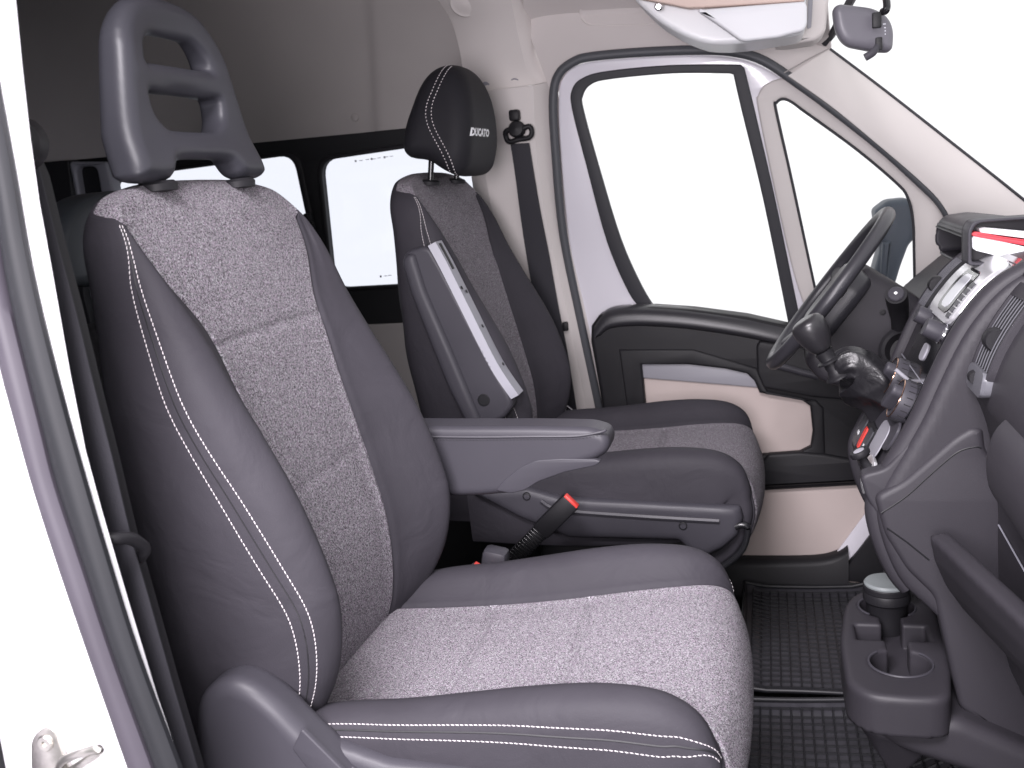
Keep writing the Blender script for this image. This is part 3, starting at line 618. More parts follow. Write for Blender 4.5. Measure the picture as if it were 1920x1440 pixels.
@functools.lru_cache(maxsize=None)
def back_section(v):
    """v: row parameter in knots of BK; returns half-section knots (y, x) and z"""
    g = [crv(range(len(BK)), [r[q] for r in BK], v) for q in range(6)]
    z, xc, w, wc, pb, th = g; d = w-wc
    K = [(0, 0), (wc*.55, .001), (wc, .008*min(1, pb/.04)+.0), (wc+.40*d, pb*.72), (wc+.66*d, pb), (wc+.90*d, pb*.72-.004), (w, pb*.15-th*.12), (w*.995, -th*.50), (w*.95, -th*.86), (w*.78, -th), (w*.4, -th*1.02), (0, -th*1.03)]
    return np.array(K), xc, z
def seam_s(v):
    t = min(max((v-11.5)/1.6, 0), 1); return 2+5.2*t*t*(3-2*t)
def back_pt(v, s, side, inset=0.):
    K, xc, z = back_section(v); y, x = cr_eval(K, s)
    # seam grooves
    sb = seam_s(v); g = .0045*math.exp(-((s-sb)/.07)**2)
    if s < 2:
        for vs in (5.55, 8.6):       # horizontal quilting seams of the centre panel
            bow = vs+.04*(1-(s/2)**2)
            g += (.0013 if vs < 6 else .0028)*math.exp(-((v-bow)/.075)**2)
    return np.array([xc+x-g, side*y, z])
def back_nrm(v, s, side):
    e = .02; a = back_pt(v, s+e, side)-back_pt(v, s-e, side); b = back_pt(v+e, s, side)-back_pt(v-e, s, side)
    n = np.cross(a, b)*side; n /= np.linalg.norm(n)+1e-12
    return n
VB = np.concatenate([np.linspace(0, 5.3, 30), np.linspace(5.36, 5.8, 12), np.linspace(5.95, 8.3, 15), np.linspace(8.36, 8.95, 12), np.linspace(9.1, 17, 40)])
def seat_grid(fn, VV, name, s0, s1, side, matl, parent, extra=(), n=26):
    ss = np.linspace(s0, s1, n)
    ss = np.unique(np.concatenate([ss]+[np.clip(np.linspace(k-.16, k+.16, 9), s0, s1) for k in extra]))
    return gridm(name, [[fn(v, s, side) for s in ss] for v in VV], matl, parent)
def seat_grid2(fn, VV, name, s1, matl, parent):
    ss = np.unique(np.concatenate([np.linspace(0, s1, 22), np.linspace(s1-.16, s1, 6)]))
    row = lambda v: [fn(v, s, -1) for s in ss[::-1]]+[fn(v, s, 1) for s in ss[1:]]
    return gridm(name, [row(v) for v in VV], matl, parent)
# cushion: spine in the (x,z) plane bending down at the front
#   x      z     w     wc    pb    sh(side depth)
CS = [(-.640, .462, .235, .150, .000, .130),
      (-.580, .468, .245, .154, .026, .130),
      (-.500, .472, .250, .156, .040, .130),
      (-.416, .478, .252, .157, .044, .130),
      (-.340, .486, .253, .157, .048, .130),
      (-.260, .497, .254, .158, .050, .130),
      (-.190, .507, .254, .160, .047, .130),
      (-.130, .511, .252, .168, .040, .125),
      (-.088, .506, .249, .184, .027, .110),
      (-.058, .490, .246, .202, .010, .085),
      (-.040, .463, .244, .212, .004, .070),
      (-.033, .430, .243, .214, .002, .065),
      (-.040, .390, .242, .213, .001, .065),
      (-.058, .350, .240, .210, .000, .065),
      (-.085, .322, .238, .208, .000, .060)]
@functools.lru_cache(maxsize=None)
def cush_frame(v):
    g = [crv(range(len(CS)), [r[q] for r in CS], v) for q in range(6)]
    e = .15; f = lambda q, vv: crv(range(len(CS)), [r[q] for r in CS], min(max(vv, 0), len(CS)-1))
    t = np.array([f(0, v+e)-f(0, v-e), f(1, v+e)-f(1, v-e)]); t /= np.linalg.norm(t)
    return g, np.array([-t[1], t[0]])
def cush_pt(v, s, side):
    (x, z, w, wc, pb, sh), n = cush_frame(v); d = w-wc
    K = np.array([(0, 0), (wc*.55, .0), (wc, .004), (wc+.36*d, pb*.86), (wc+.66*d, pb), (wc+.93*d, pb*.72-.006), (w, -.028), (w*1.0, -sh*.6), (w*.99, -sh), (w*.93, -sh*1.05), (w*.6, -sh*1.06)])
    y, h = cr_eval(K, s)
    g = .0045*math.exp(-((s-2)/.07)**2)
    if s < 2:
        for vs in (3.0, 4.9):
            g += .0068*math.exp(-((v-vs-.12*(1-(s/2)**2))/.06)**2)
    # crowned plan form of the front edge
    yy = side*y; bulge = 0
    if v > 7: bulge = -.030*(abs(y)/.24)**3*min((v-7)/3, 1)
    return np.array([x+n[0]*(h-g)+bulge, yy, z+n[1]*(h-g)])
def cush_nrm(v, s, side):
    e = .02; a = cush_pt(v, s+e, side)-cush_pt(v, s-e, side); b = cush_pt(v+e, s, side)-cush_pt(v-e, s, side)
    n = np.cross(b, a)*side; return n/(np.linalg.norm(n)+1e-12)
VC = np.concatenate([np.linspace(0, 2.7, 14), np.linspace(2.78, 3.35, 12), np.linspace(3.5, 4.6, 8), np.linspace(4.68, 5.25, 12), np.linspace(5.4, 14, 44)])
def offs(o, T_, d):
    """shift mesh object data (local) by d"""
    o.data.transform(Matrix.Translation(Vector(d)))
def build_seat_core(t, bolster_stitch=True):
    uu = np.unique(np.concatenate([np.linspace(0, 1, 24), np.linspace(.90, 1, 8)]))
    b = gridm('backrest_panel', [[back_pt(v, q*seam_s(v), -1) for q in uu[::-1]]+[back_pt(v, q*seam_s(v), 1) for q in uu[1:]] for v in VB], M['fab'], t)
    ub = np.unique(np.concatenate([np.linspace(0, 1, 44), np.linspace(0, .03, 8)]))
    for side in (-1, 1):
        bo = gridm('backrest_bolster', [[back_pt(v, seam_s(v)+q*(11-seam_s(v)), side) for q in ub] for v in VB], M['neo'], t)
        bs = sub(t, bo)
        # two rows of contrast stitching round a dark welt, along the flank of the bolster
        vs = np.linspace(1.2, 12.25, 150)
        sk = lambda v: crv([0, 2, 4, 6, 8, 10, 12, 13], [4.75, 4.85, 4.95, 5.4, 5.85, 5.75, 4.6, 5.2], v)
        for ds, nm, mt in ((0, 'stitching', 'thread'), (.42, 'stitching', 'thread')):
            stitches('stitching', [back_pt(v, sk(v)+ds*(1 if v > 2 else .6), side) for v in vs], [back_nrm(v, sk(v)+ds, side) for v in vs], M['thread'], bs)
        P = [back_pt(v, sk(v)+.21, side)-back_nrm(v, sk(v)+.21, side)*.0006 for v in vs]
        tube('welt_seam', P[::2], .0011, M['threadk'], bs, n=5)
    c = seat_grid2(cush_pt, VC, 'cushion_panel', 2.0, M['fab'], t)
    for side in (-1, 1):
        bo = seat_grid(cush_pt, VC, 'cushion_bolster', 2.0, 10, side, M['neo'], t, extra=(2, 5.4), n=40)
        bs = sub(t, bo); vs = np.linspace(.8, 9.6, 150)
        sk = lambda v: crv([0, 2, 4, 6, 7.5, 8.6, 9.7], [4.5, 4.7, 4.95, 5.25, 5.25, 4.7, 2.6], v)
        sk2 = lambda v: sk(v)+crv([0, 7, 8.6, 10], [.42, .42, .55, .9], v)
        stitches('stitching', [cush_pt(v, sk(v), side) for v in vs], [cush_nrm(v, sk(v), side) for v in vs], M['thread'], bs)
        stitches('stitching', [cush_pt(v, sk2(v), side) for v in vs], [cush_nrm(v, sk2(v), side) for v in vs], M['thread'], bs)
        P = [cush_pt(v, (sk(v)+sk2(v))/2, side) for v in vs]
        tube('welt_seam', P[::2], .0011, M['threadk'], bs, n=5)
    # plastic valance round the seat base: side outline swept round the front
    pts = [(-.62, .485), (-.50, .495), (-.43, .474), (-.28, .466), (-.11, .457), (-.080, .455), (-.074, .43), (-.086, .395), (-.115, .370), (-.15, .352), (-.18, .362), (-.20, .385), (-.42, .388), (-.52, .43), (-.60, .475)]
    def fn(x, y, z):
        d = psd(x, z, np.array(pts)); front = np.sqrt(np.maximum(x+.13, 0)**2*4.5+np.maximum(np.abs(y)-.18, 0)**2*4)*0
        w = np.abs(y)-(.268-.9*np.maximum(x+.12, 0)**2*4)
        b = rext(d, w, .014)
        return smax(b, -np.maximum(np.abs(y)-.238, .40-z), .01)
    o = sdfmesh('seat_base', fn, (-.64, -.285, .33), (-.04, .285, .52), .007, M['gplast'], t); bs = sub(t, o)
    ln = cr([(x, -.2695, z-.028) for x, z in ((-.47, .497), (-.43, .478), (-.28, .466), (-.12, .457))], 6)
    tube('trim_line', ln, .0050, M['gplast'], bs, n=6)
    for x, z in ((-.19, .418), (-.50, .478)):
        lathe('screw_recess', [(.009, 0), (.008, .004), (.0065, .0045), (.006, -.002)], (x, -.266, z), (0, -1, 0), M['black'], bs, n=14)
    box('pedestal', (-.50, -.19, .05), (-.14, .19, .38), M['black'], t, r=.01)
def make_headrest_open(t):
    """moulded foam head restraint with two openings"""
    a = math.radians(3.5); up = np.array([-math.sin(a), 0, math.cos(a)]); nrm = np.array([math.cos(a), 0, math.sin(a)])
    F0 = (np.array([-.709, 0, 1.152]), nrm, np.array([0, 1., 0]), up)   # local (n, y, up)
    half = [(0, .214), (.045, .212), (.084, .198), (.114, .164), (.128, .12), (.143, .06), (.154, .008), (.155, -.012), (.132, -.018), (.088, -.016), (.068, .004), (.04, .009), (0, .009)]
    out = np.array([(y, s) for y, s in half]+[(-y, s) for y, s in half[-2:0:-1]])
    out = cr(out, 3, True)
    h1 = rpoly([(-.082, .120), (.082, .120), (.074, .148), (.050, .165), (-.050, .165), (-.074, .148)], .014)
    h2 = rpoly([(-.088, .094), (.088, .094), (.082, .062), (.060, .046), (-.060, .046), (-.082, .062)], .014)
    def fn(n, y, s):
        d = psd(y, s, out)
        nf = -.018*np.exp(-(y/.07)**2)*np.clip((s-.02)/.05, 0, 1)*np.clip((.20-s)/.05, .1, 1)+.012*np.exp(-((s+.005)/.035)**2)-.12*np.maximum(s-.14, 0)
        nb = -.054+.022*np.exp(-(y/.10)**2)+.25*np.maximum(.04-s, 0)-.02*np.maximum(s-.14, 0)
        mid = n-(nf+nb)/2; th = (nf-nb)/2
        body = rext(d, np.abs(mid)-th, .019)
        hole = np.minimum(psd(y, s, h1), psd(y, s, h2))
        body = smax(body, -hole, .011)
        bar = np.sqrt((np.maximum(np.abs(n+.026)-.003, 0))**2+((s-.114)*1.0)**2)-.0150
        bar = np.maximum(bar, np.abs(y)-.10)
        return smin(body, bar, .012)
    o = sdfmesh('head_restraint', fn, (-.115, -.17, -.02), (.06, .17, .23), .0035, M['pu'], t, frame=F0)
    hs = sub(t, o)
    for y in (-.099, .099):
        p = F0[0]-nrm*.012+np.array([0, y, 0])
        tube('post', [p+up*.03, p-up*.05], .0062, M['blackg'], hs, n=12)
        q = p-up*.030
        lathe('post_sleeve', [(.010, 0), (.024, .001), (.025, .009), (.021, .013), (.010, .0135)], q, up, M['bplast'], hs)
    return o
def seat_xf(t, dx, dy):
    pass
P1 = thing('passenger_seat', 'near seat with open head restraint and lowered armrest, white double stitching, in the foreground', 'car seat', (-.33, 0, 0))
build_seat_core(P1)
make_headrest_open(P1)
# armrest, lowered, on the inboard side
arm = [(x, z) for x, z in [onY(p, .27)[[0, 2]] for p in ((760, 800), (850, 801), (1000, 801), (1105, 803), (1135, 812), (1144, 828), (1140, 848), (1120, 862), (1060, 880), (1010, 900), (960, 926), (900, 931), (860, 932), (790, 930))]]
arm = rpoly(arm, .012)
def fn(x, y, z):
    d = psd(x, z, arm); return rext(d, np.abs(y-.304)-(.036-.010*np.clip((x+.33)/.10, 0, 1)**2*0), .013)
o = sdfmesh('armrest', fn, (-.60, .26, .59), (-.22, .35, .75), .0035, M['leather'], P1)
o.data.materials.clear(); o.data.materials.append(M['gplast']); AR = sub(P1, o)
cov = [onY(p, .27)[[0, 2]] for p in ((960, 924), (930, 919), (945, 900), (975, 876), (1005, 862), (1050, 859), (1118, 860), (1128, 864), (1118, 872), (1060, 884), (1010, 902), (985, 918))]
plate('armrest_cover', rpoly(cov, .006), None, (0, .2662, 0), (1, 0, 0), (0, 0, 1), .012, M['gplast'], AR, r=.002)
sl = [onY(p, .27) for p in ((800, 823), (900, 824), (1000, 823), (1080, 822), (1125, 815), (1138, 810))]
sl = cr([(p[0], .2685, p[2]) for p in sl], 12)
stitches('armrest_stitching', sl-np.array([0, .0012, 0]), [(0, -1, 0)]*len(sl), M['threadk'], AR, ln=.004, gap=.0015)
tube('armrest_piping', [p+np.array([0, 0, .004]) for p in sl], .0022, M['gplast'], AR, n=6)
# recliner shroud, outer side
sh = [onY(p, -.285)[[0, 2]] for p in ((362, 1345), (372, 1305), (400, 1280), (432, 1272), (470, 1285), (520, 1322), (562, 1368), (640, 1440), (720, 1520), (720, 1640), (420, 1640), (372, 1440))]
shr = rpoly(sh, .02)
def fn(x, y, z):
    d = psd(x, z, shr); return rext(d, np.abs(y+.262)-.028, .018)
o = sdfmesh('recliner_shroud', fn, (-.70, -.30, .33), (-.40, -.225, .60), .005, M['gplast'], P1); SH = sub(P1, o)
pl = [onY(p, -.2905)[[0, 2]] for p in ((566, 1366), (548, 1404), (576, 1440), (640, 1500), (720, 1522), (640, 1440))]
plate('shroud_cap', rpoly(pl, .004), None, (0, -.2915, 0), (1, 0, 0), (0, 0, 1), .006, M['gplast'], SH, r=.002)
# ------------------------------------------------------------------ driver seat: copies of the shared seat parts
D1 = thing('driver_seat', 'far seat behind the steering wheel with solid embroidered head restraint and armrest folded up', 'car seat', (-.315, .95, 0))
for src in list(P1['obj'].children):
    nm = src.name.split('.')[0]
    if nm in ('head_restraint', 'armrest', 'recliner_shroud'): continue
    c = src.copy(); link(c); c.parent = D1['obj']
    if nm.startswith('cushion'):                     # this cushion is set tipped up at the rear
        pv0 = Vector((.24, 0, .44)); c.matrix_local = Matrix.Translation(pv0) @ Matrix.Rotation(math.radians(4.2), 4, 'Y') @ Matrix.Translation(-pv0)
    for g in src.children:
        if g.name.startswith(('stitching', 'welt_seam')) and nm == 'cushion_bolster': continue
        d = g.copy(); link(d); d.parent = c
# padded head restraint in a fabric cover
side = np.array([(-.735, 1.190), (-.728, 1.228), (-.712, 1.270), (-.690, 1.322), (-.668, 1.352), (-.640, 1.363), (-.612, 1.352), (-.592, 1.312), (-.582, 1.262), (-.582, 1.200), (-.592, 1.150), (-.606, 1.118), (-.628, 1.112), (-.652, 1.134), (-.682, 1.158), (-.722, 1.168)])
side = cr(side, 3, True)
front = cr([(0, 1.366), (.06, 1.358), (.10, 1.325), (.122, 1.27), (.132, 1.21), (.132, 1.155), (.115, 1.118), (.06, 1.108), (0, 1.107), (-.06, 1.108), (-.115, 1.118), (-.132, 1.155), (-.132, 1.21), (-.122, 1.27), (-.10, 1.325), (-.06, 1.358)], 3, True)
def hr_fn(x, y, z):
    a = psd(x, z, side); b = psd(y-.95, z, front)
    q = smax(a, b, .045)
    # stepped flanks behind the welt
    return q+.004*np.exp(-((x+.655-.03*np.sin((z-1.24)*14))/.006)**2)*(b > -.03)*.0
HRD = sdfmesh('head_restraint', hr_fn, (-.76, .79, 1.09), (-.56, 1.11, 1.39), .005, M['neo2'], D1); hs = sub(D1, HRD)
def hr_surf(x, z, sgn=-1):
    """outermost y of the restraint at (x,z) on one flank"""
    ys = .95+sgn*np.linspace(.14, 0, 200); v = hr_fn(np.full(200, x), ys, np.full(200, z)); k = np.argmax(v < 0)
    return ys[k] if v[k] < 0 else None
for off in (0, .012):
    Pp = []
    for z in np.linspace(1.120, 1.352, 60):
        u = (z-1.12)/.232; x = -.628-off-.020*math.sin(math.pi*u)+.012*math.sin(2.3*math.pi*u+.5)-.018*max(u-.75, 0)*2
        y = hr_surf(x, z)
        if y is not None: Pp.append((x, y, z))
    Pp = np.array(Pp); Nn = []
    for p in Pp:
        e = .002; g = np.array([hr_fn(p[0]+e*(q == 0), p[1]+e*(q == 1), p[2]+e*(q == 2))-hr_fn(*p) for q in range(3)]); Nn.append(g/(np.linalg.norm(g)+1e-9))
    stitches('stitching', Pp, Nn, M['thread'], hs, ln=.0050, gap=.0022, r=.0008)
for y in (.855, 1.045):
    tube('post', [(-.675, y, 1.18), (-.685, y, 1.115)], .0062, M['blackg'], hs, n=12)
    lathe('post_sleeve', [(.010, 0), (.022, .001), (.023, .008), (.019, .011), (.010, .0115)], (-.688, y, 1.108), (.15, 0, 1), M['bplast'], hs)
# embroidered word on the front face
cu = bpy.data.curves.new('word', 'FONT'); cu.body = 'DUCATO'; cu.size = .034; cu.shear = .25; cu.space_character = 1.02; cu.align_x = 'CENTER'; cu.align_y = 'CENTER'; cu.offset = .0019; cu.resolution_u = 2
to = bpy.data.objects.new('word', cu); link(to); bpy.context.view_layer.update()
me = bpy.data.meshes.new_from_object(to.evaluated_get(bpy.context.evaluated_depsgraph_get())); bpy.data.objects.remove(to)
V = np.array([v.co[:] for v in me.vertices]); Fc = [tuple(p.vertices) for p in me.polygons]
bmx = bmesh.new(); bmx.from_mesh(me); bmesh.ops.subdivide_edges(bmx, edges=[e for e in bmx.edges if e.calc_length() > .006], cuts=2); bmesh.ops.triangulate(bmx, faces=bmx.faces)
bmx.verts.index_update(); V = np.array([v.co[:] for v in bmx.verts]); Fc = [[v.index for v in f.verts] for f in bmx.faces]; bmx.free()
W = []
for u, v, _ in V:
    y = .905+u*.92; z = 1.208+v*.62
    xs = np.linspace(-.56, -.68, 240); f = hr_fn(xs, np.full(240, y), np.full(240, z)); k = np.argmax(f < 0); W.append((xs[k]+.0011, y, z))
tag(mk('embroidered_word', W, Fc, M['wthread'], hs), 'white embroidered word on the head restraint')
# folded armrest, standing up against the near flank
fa = [onY(p, .665)[[0, 2]] for p in ((755, 480), (765, 470), (795, 461), (808, 466), (830, 505), (880, 600), (930, 695), (958, 742), (962, 762), (945, 785), (900, 801), (880, 801), (840, 720), (800, 620), (770, 540))]
fap = rpoly(fa, .010)
o = sdfmesh('armrest', lambda x, y, z: rext(psd(x, z, fap), np.abs(y-.690)-.026, .008), (-.76, .655, .59), (-.46, .725, 1.03), .0045, M['gplast'], D1); A2 = sub(D1, o)
pad = [onY(p, .662)[[0, 2]] for p in ((753, 490), (762, 476), (778, 474), (786, 500), (800, 545), (850, 660), (905, 792), (898, 803), (878, 802), (838, 722), (798, 622), (768, 545))]
pdp = rpoly(pad, .012)
sdfmesh('armrest_pad', lambda x, y, z: rext(psd(x, z, pdp), np.abs(y-.688)-.033, .012), (-.78, .645, .58), (-.52, .735, 1.02), .0045, M['gplast'], A2)
# light-grey underside strip facing forward
sa = [onY(p, .664) for p in ((799, 463), (822, 505), (862, 585), (915, 690), (955, 750))]; sa = cr(sa, 6)
tg = sa[-1]-sa[0]; tg[1] = 0; tg /= np.linalg.norm(tg); nf = np.array([-tg[2], 0, tg[0]]); nf = nf if nf[0] > 0 else -nf
G = []
for p in sa:
    q = [p+nf*.004, p+nf*.0205+np.array([0, .003, 0]), p+nf*.0205+np.array([0, .044, 0]), p+nf*.004+np.array([0, .047, 0])]; G.append(q)
gridm('armrest_underside', G, M['lplast'], A2, closed_v=True, cap=True, angle=30)
for fr, w in ((.30, 0), (.33, 1), (.55, 0), (.80, 0)):
    p = sa[0]+(sa[-1]-sa[0])*fr+nf*.0205+np.array([0, .012+.016*w, 0])
    lathe('screw_recess', [(.004, 0), (.004, .0006), (.003, .0008), (.0028, -.001)], p, nf, M['black'], A2, n=10)
a, b = sa[1], sa[8]
box('latch_slot', (0, -.007, -.0015), (np.linalg.norm(b-a)*.8, .007, .0012), M['black'], A2, r=.0005, frame=(a+nf*.0205+np.array([0, .022, 0]), (b-a)/np.linalg.norm(b-a), (0, 1, 0), nf))
pv = onY((907, 750), .664); lathe('pivot_hole', [(.0125, 0), (.0125, .001), (.0105, .0012), (.010, -.002)], (pv[0], .6635, pv[2]), (0, -1, 0), M['black'], A2, n=20)
# wire slide bar at the front of the seat base
sb = [onY(p, .69) for p in ((1300, 1090), (1356, 1062), (1392, 1030), (1402, 992), (1392, 984), (1378, 988))]
tube('slide_bar', cr(sb, 6), .0065, M['blackg'], D1, n=10)
box('seat_rail', (-.55, .76, .05), (-.08, .79, .09), M['black'], D1, r=.004)
# belt buckle on its ribbed stalk
BK1 = thing('belt_buckle', 'black seat belt buckle with red release button on a ribbed stalk, upright between the seats', 'buckle', onY((955, 1050), .60)-np.array([0, 0, .02]), 'seat belt buckles')
bt = onY((1072, 938), .60); bb = onY((958, 1052), .60); ax = (bt-bb)/np.linalg.norm(bt-bb); sx = np.cross(ax, (0, 1, 0)); sx /= np.linalg.norm(sx); L = np.linalg.norm(bt-bb)
fr = (bb, ax, sx, np.array([0, 1., 0]))
box('housing', (L*.50, -.019, -.014), (L, .019, .014), M['bplast'], BK1, r=.005, frame=fr)
for k in range(13):
    u = L*(.02+.038*k); box('rib', (u, -.0165, -.012), (u+.0032, .0165, .012), M['blackg'], BK1, r=.0012, frame=fr)
box('stalk_core', (-.06, -.0135, -.010), (L*.52, .0135, .010), M['bplast'], BK1, r=.003, frame=fr)
box('release_button', (L-.006, -.0165, -.012), (L+.0035, .0165, .0045), M['red'], BK1, r=.002, frame=fr)
box('tongue_slot', (L-.004, -.013, .0055), (L+.0006, .013, .0095), M['black'], BK1, r=.0008, frame=fr)
BK2 = thing('belt_buckle', 'seat belt buckle with red button half hidden behind the near seat cushion', 'buckle', (-.45, .30, .40), 'seat belt buckles')
b2 = onY((905, 1066), .31); ax2 = np.array([.55, 0, .83]); sx2 = np.cross(ax2, (0, 1, 0)); f2 = (b2, ax2, sx2, np.array([0, 1., 0]))
box('housing', (-.10, -.020, -.014), (-.004, .020, .014), M['gplast'], BK2, r=.004, frame=f2)
box('release_button', (-.008, -.0165, -.012), (.002, .0165, .008), M['red'], BK2, r=.002, frame=f2)
g = onY((930, 1040), .36); box('stalk_cover', (-.05, -.022, -.02), (.012, .022, .02), M['gplast'], BK2, r=.01, frame=(g, np.array([.2, 0, .98]), np.array([.98, 0, -.2]), np.array([0, 1., 0])))
# ------------------------------------------------------------------ dashboard
DB = thing('dashboard', 'charcoal dashboard with sloping centre stack, air vents, radio and lower shelf', 'dashboard', (.40, .475, .02))
PRO = cr([(.420, .935), (.372, .932), (.338, .918), (.306, .893), (.275, .854), (.252, .813), (.230, .763), (.210, .715), (.187, .670), (.158, .616), (.144, .580), (.146, .545), (.160, .496), (.182, .452), (.220, .412), (.255, .37), (.275, .31)], 8)
_pl = np.r_[0, np.cumsum(np.linalg.norm(np.diff(PRO, axis=0), axis=1))]
def pro(l):
    f = lambda q: np.array([np.interp(q, _pl, PRO[:, 0]), np.interp(q, _pl, PRO[:, 1])])
    t = f(l+.004)-f(l-.004); t /= np.linalg.norm(t); return f(l), np.array([t[1], -t[0]]) if t[1]*1 < 0 and False else np.array([-abs(t[1]), abs(t[0])*(1 if t[0] < 0 else -1)])
def lz(z):
    """arc length where the face is at height z"""
    return float(np.interp(-z, -PRO[:, 1], _pl))
def sp(l, y, h=0.):
    p, n = pro(l); return np.array([p[0]+n[0]*h, y, p[1]+n[1]*h])
def snv(l): p, n = pro(l); return np.array([n[0], 0, n[1]])
def spatch(name, l0, l1, y0, y1, h0, h1, m, parent, rc=.004, nl=14, e=.0012):
    """slab lying on the curved face between arc lengths l0..l1 and widths y0..y1, from height h0 to h1"""
    G = []
    for k in range(nl+1):
        l = l0+(l1-l0)*k/nl; d = min(l-l0, l1-l); c = 0 if d >= rc else rc-math.sqrt(max(rc*rc-(rc-d)**2, 0))
        a, b = y0+c, y1-c
        if b-a < 2*e: a, b = (a+b)/2-e, (a+b)/2+e
        G.append([sp(l, a, h0), sp(l, a, h1-e), sp(l, a+e, h1), sp(l, (a+b)/2, h1), sp(l, b-e, h1), sp(l, b, h1-e), sp(l, b, h0)])
    return gridm(name, G, m, parent, closed_v=True, cap=True, angle=40)
# core of the centre stack
core = np.concatenate([PRO[::2]+np.array([.006, 0]), [(.29, .28), (.30, .05), (.62, .05), (.62, .90)]])
body = sdfmesh('stack_body', lambda x, y, z: rext(psd(x, z, core), np.abs(y-.507)-.185, .012), (.12, .31, .03), (.64, .71, .95), .009, M['dash'], DB)
SK = sub(DB, body)
# raised rails either side of the control face
for y, w in ((.350, .018), (.685, .007)):
    G = []
    for l in np.linspace(lz(.934), lz(.44), 70):
        G.append([sp(l, y-w, -.012), sp(l, y-w, -.002), sp(l, y-w*.75, .006), sp(l, y-w*.2, .010), sp(l, y+w*.4, .009), sp(l, y+w*.85, .003), sp(l, y+w, -.008)])
    gridm('stack_rail', G, M['dash'], SK, closed_v=True, cap=True, angle=60)
l9 = lz
# gloss upper panel, chrome radio face
spatch('radio_fascia', l9(.930), l9(.690), .395, .594, -.004, .0015, M['gloss'], SK, rc=.02, nl=26)
rad = spatch('radio_face', l9(.924), l9(.836), .400, .590, .001, .0075, M['chromeg'], SK, rc=.025, nl=20)
spatch('display', l9(.905), l9(.846), .440, .535, .0065, .009, M['gloss'], SK, rc=.018, nl=16)
spatch('display_glass', l9(.898), l9(.852), .458, .516, .0085, .0096, M['disp'], SK, rc=.014, nl=14)
for k in range(6):
    z = .893-.0085*k; spatch('radio_button', l9(z), l9(z-.0068), .412, .436, .007, .0094, M['dbtn'], SK, rc=.002, nl=4, e=.0008)
def knob(name, z, y, r, h, parent, m=None, rim=True):
    l = lz(z); p = sp(l, y, .001); n = snv(l); b = lathe(name, [(r*1.08, 0), (r*1.06, h*.12), (r, h*.16), (r*.97, h*.9), (r*.88, h), (.0001, h)], p, n, m or M['gplast'], parent, n=36); s_ = sub(DB, b)
    if rim: lathe('knob_ring', [(r*1.14, 0), (r*1.14, .0018), (r*1.0, .0022)], p, n, M['chrome'], s_, n=36)
    return b
knob('radio_knob', .826, .548, .0145, .026, SK); knob('radio_knob', .822, .428, .0150, .028, SK)
spatch('button_bar', l9(.838), l9(.812), .455, .520, .001, .005, M['dbtn'], SK, rc=.004, nl=6)
spatch('socket_cover', l9(.797), l9(.772), .462, .500, .001, .004, M['lplast2'], SK, rc=.010, nl=10)
spatch('panel_joint', l9(.752), l9(.7505), .396, .650, .001, .0022, M['lplast'], SK, rc=.0003, nl=2, e=.0003)
# heater controls
for z, y in ((.724, .560), (.712, .436)):
    l = lz(z); p = sp(l, y, .001); n = snv(l); t = np.cross(n, (0, 1, 0))
    b = lathe('heater_knob', [(.034, -.004), (.034, .014), (.0325, .019), (.030, .0205), (.029, .018), (.0001, .017)], p, n, M['gplast'], SK, n=44); s_ = sub(DB, b)
    tube('knob_ring', [p+n*.0202+(np.array((0, 1., 0))*math.cos(a)+t*math.sin(a))*.0315 for a in np.linspace(0, 2*math.pi, 40)[:-1]], .0010, M['copper'], s_, n=6, closed=True)
    # grip blade
    sdfmesh('knob_grip', lambda u, v, w: rext(np.sqrt(np.maximum(np.abs(u)-.016, 0)**2+(v*1.0)**2)-.0105, np.abs(w-.024)-.011, .004), (-.031, -.015, .008), (.031, .015, .040), .0026, M['gplast'], s_, frame=(p, t*.75+np.array((0, .66, 0)), np.array((0, .75, 0))-t*.66, n))
    for a in np.linspace(.2, 2*math.pi+.2, 20)[:-1]:
        d = np.array((0, 1., 0))*math.cos(a)+t*math.sin(a); q = p+d*.0338; tube('knurl', [q+n*.002, q+n*.0125], .0009, M['bplast'], s_, n=5)
p = sp(lz(.735), .500, .004); tube('slider_lever', [p, p+snv(lz(.735))*.020+np.array([0, 0, .010])], .0035, M['lplast2'], SK, n=8)
# coin tray, hazard switch bank, mirror joystick on the nose of the console
spatch('coin_tray', l9(.685), l9(.640), .400, .650, -.001, .003, M['gplast'], SK, rc=.02, nl=14)
spatch('tray_recess', l9(.668), l9(.615), .440, .520, .0025, .0042, M['lplast2'], SK, rc=.02, nl=14)
spatch('switch_bank', l9(.646), l9(.585), .515, .662, .001, .0065, M['bplast'], SK, rc=.004, nl=10)
spatch('hazard_switch', l9(.632), l9(.598), .572, .596, .0055, .0085, M['red'], SK, rc=.003, nl=8)
for y0, y1 in ((.608, .655), (.520, .560)):
    sw = spatch('rocker_switch', l9(.640), l9(.592), y0, y1, .0055, .0085, M['dbtn'], SK, rc=.003, nl=8)
    spatch('switch_symbol', l9(.615), l9(.609), y0+.014, y1-.016, .0083, .0090, M['wplast'], sub(DB, sw), rc=.001, nl=3, e=.0003)
jl = lz(.603); jp = sp(jl, .425, .004); jn = snv(jl)*.55+np.array([0, -.05, .83]); jn /= np.linalg.norm(jn)
spatch('joystick_bezel', l9(.620), l9(.570), .394, .480, .001, .006, M['chromeg'], SK, rc=.022, nl=14)
jb = lathe('mirror_joystick', [(.016, -.002), (.0145, .004), (.0075, .010), (.0065, .022), (.009, .027), (.0155, .030), (.0165, .034), (.0150, .0385), (.0105, .0390), (.0095, .0375), (.0001, .0375)], jp, jn, M['bplast'], SK, n=30)
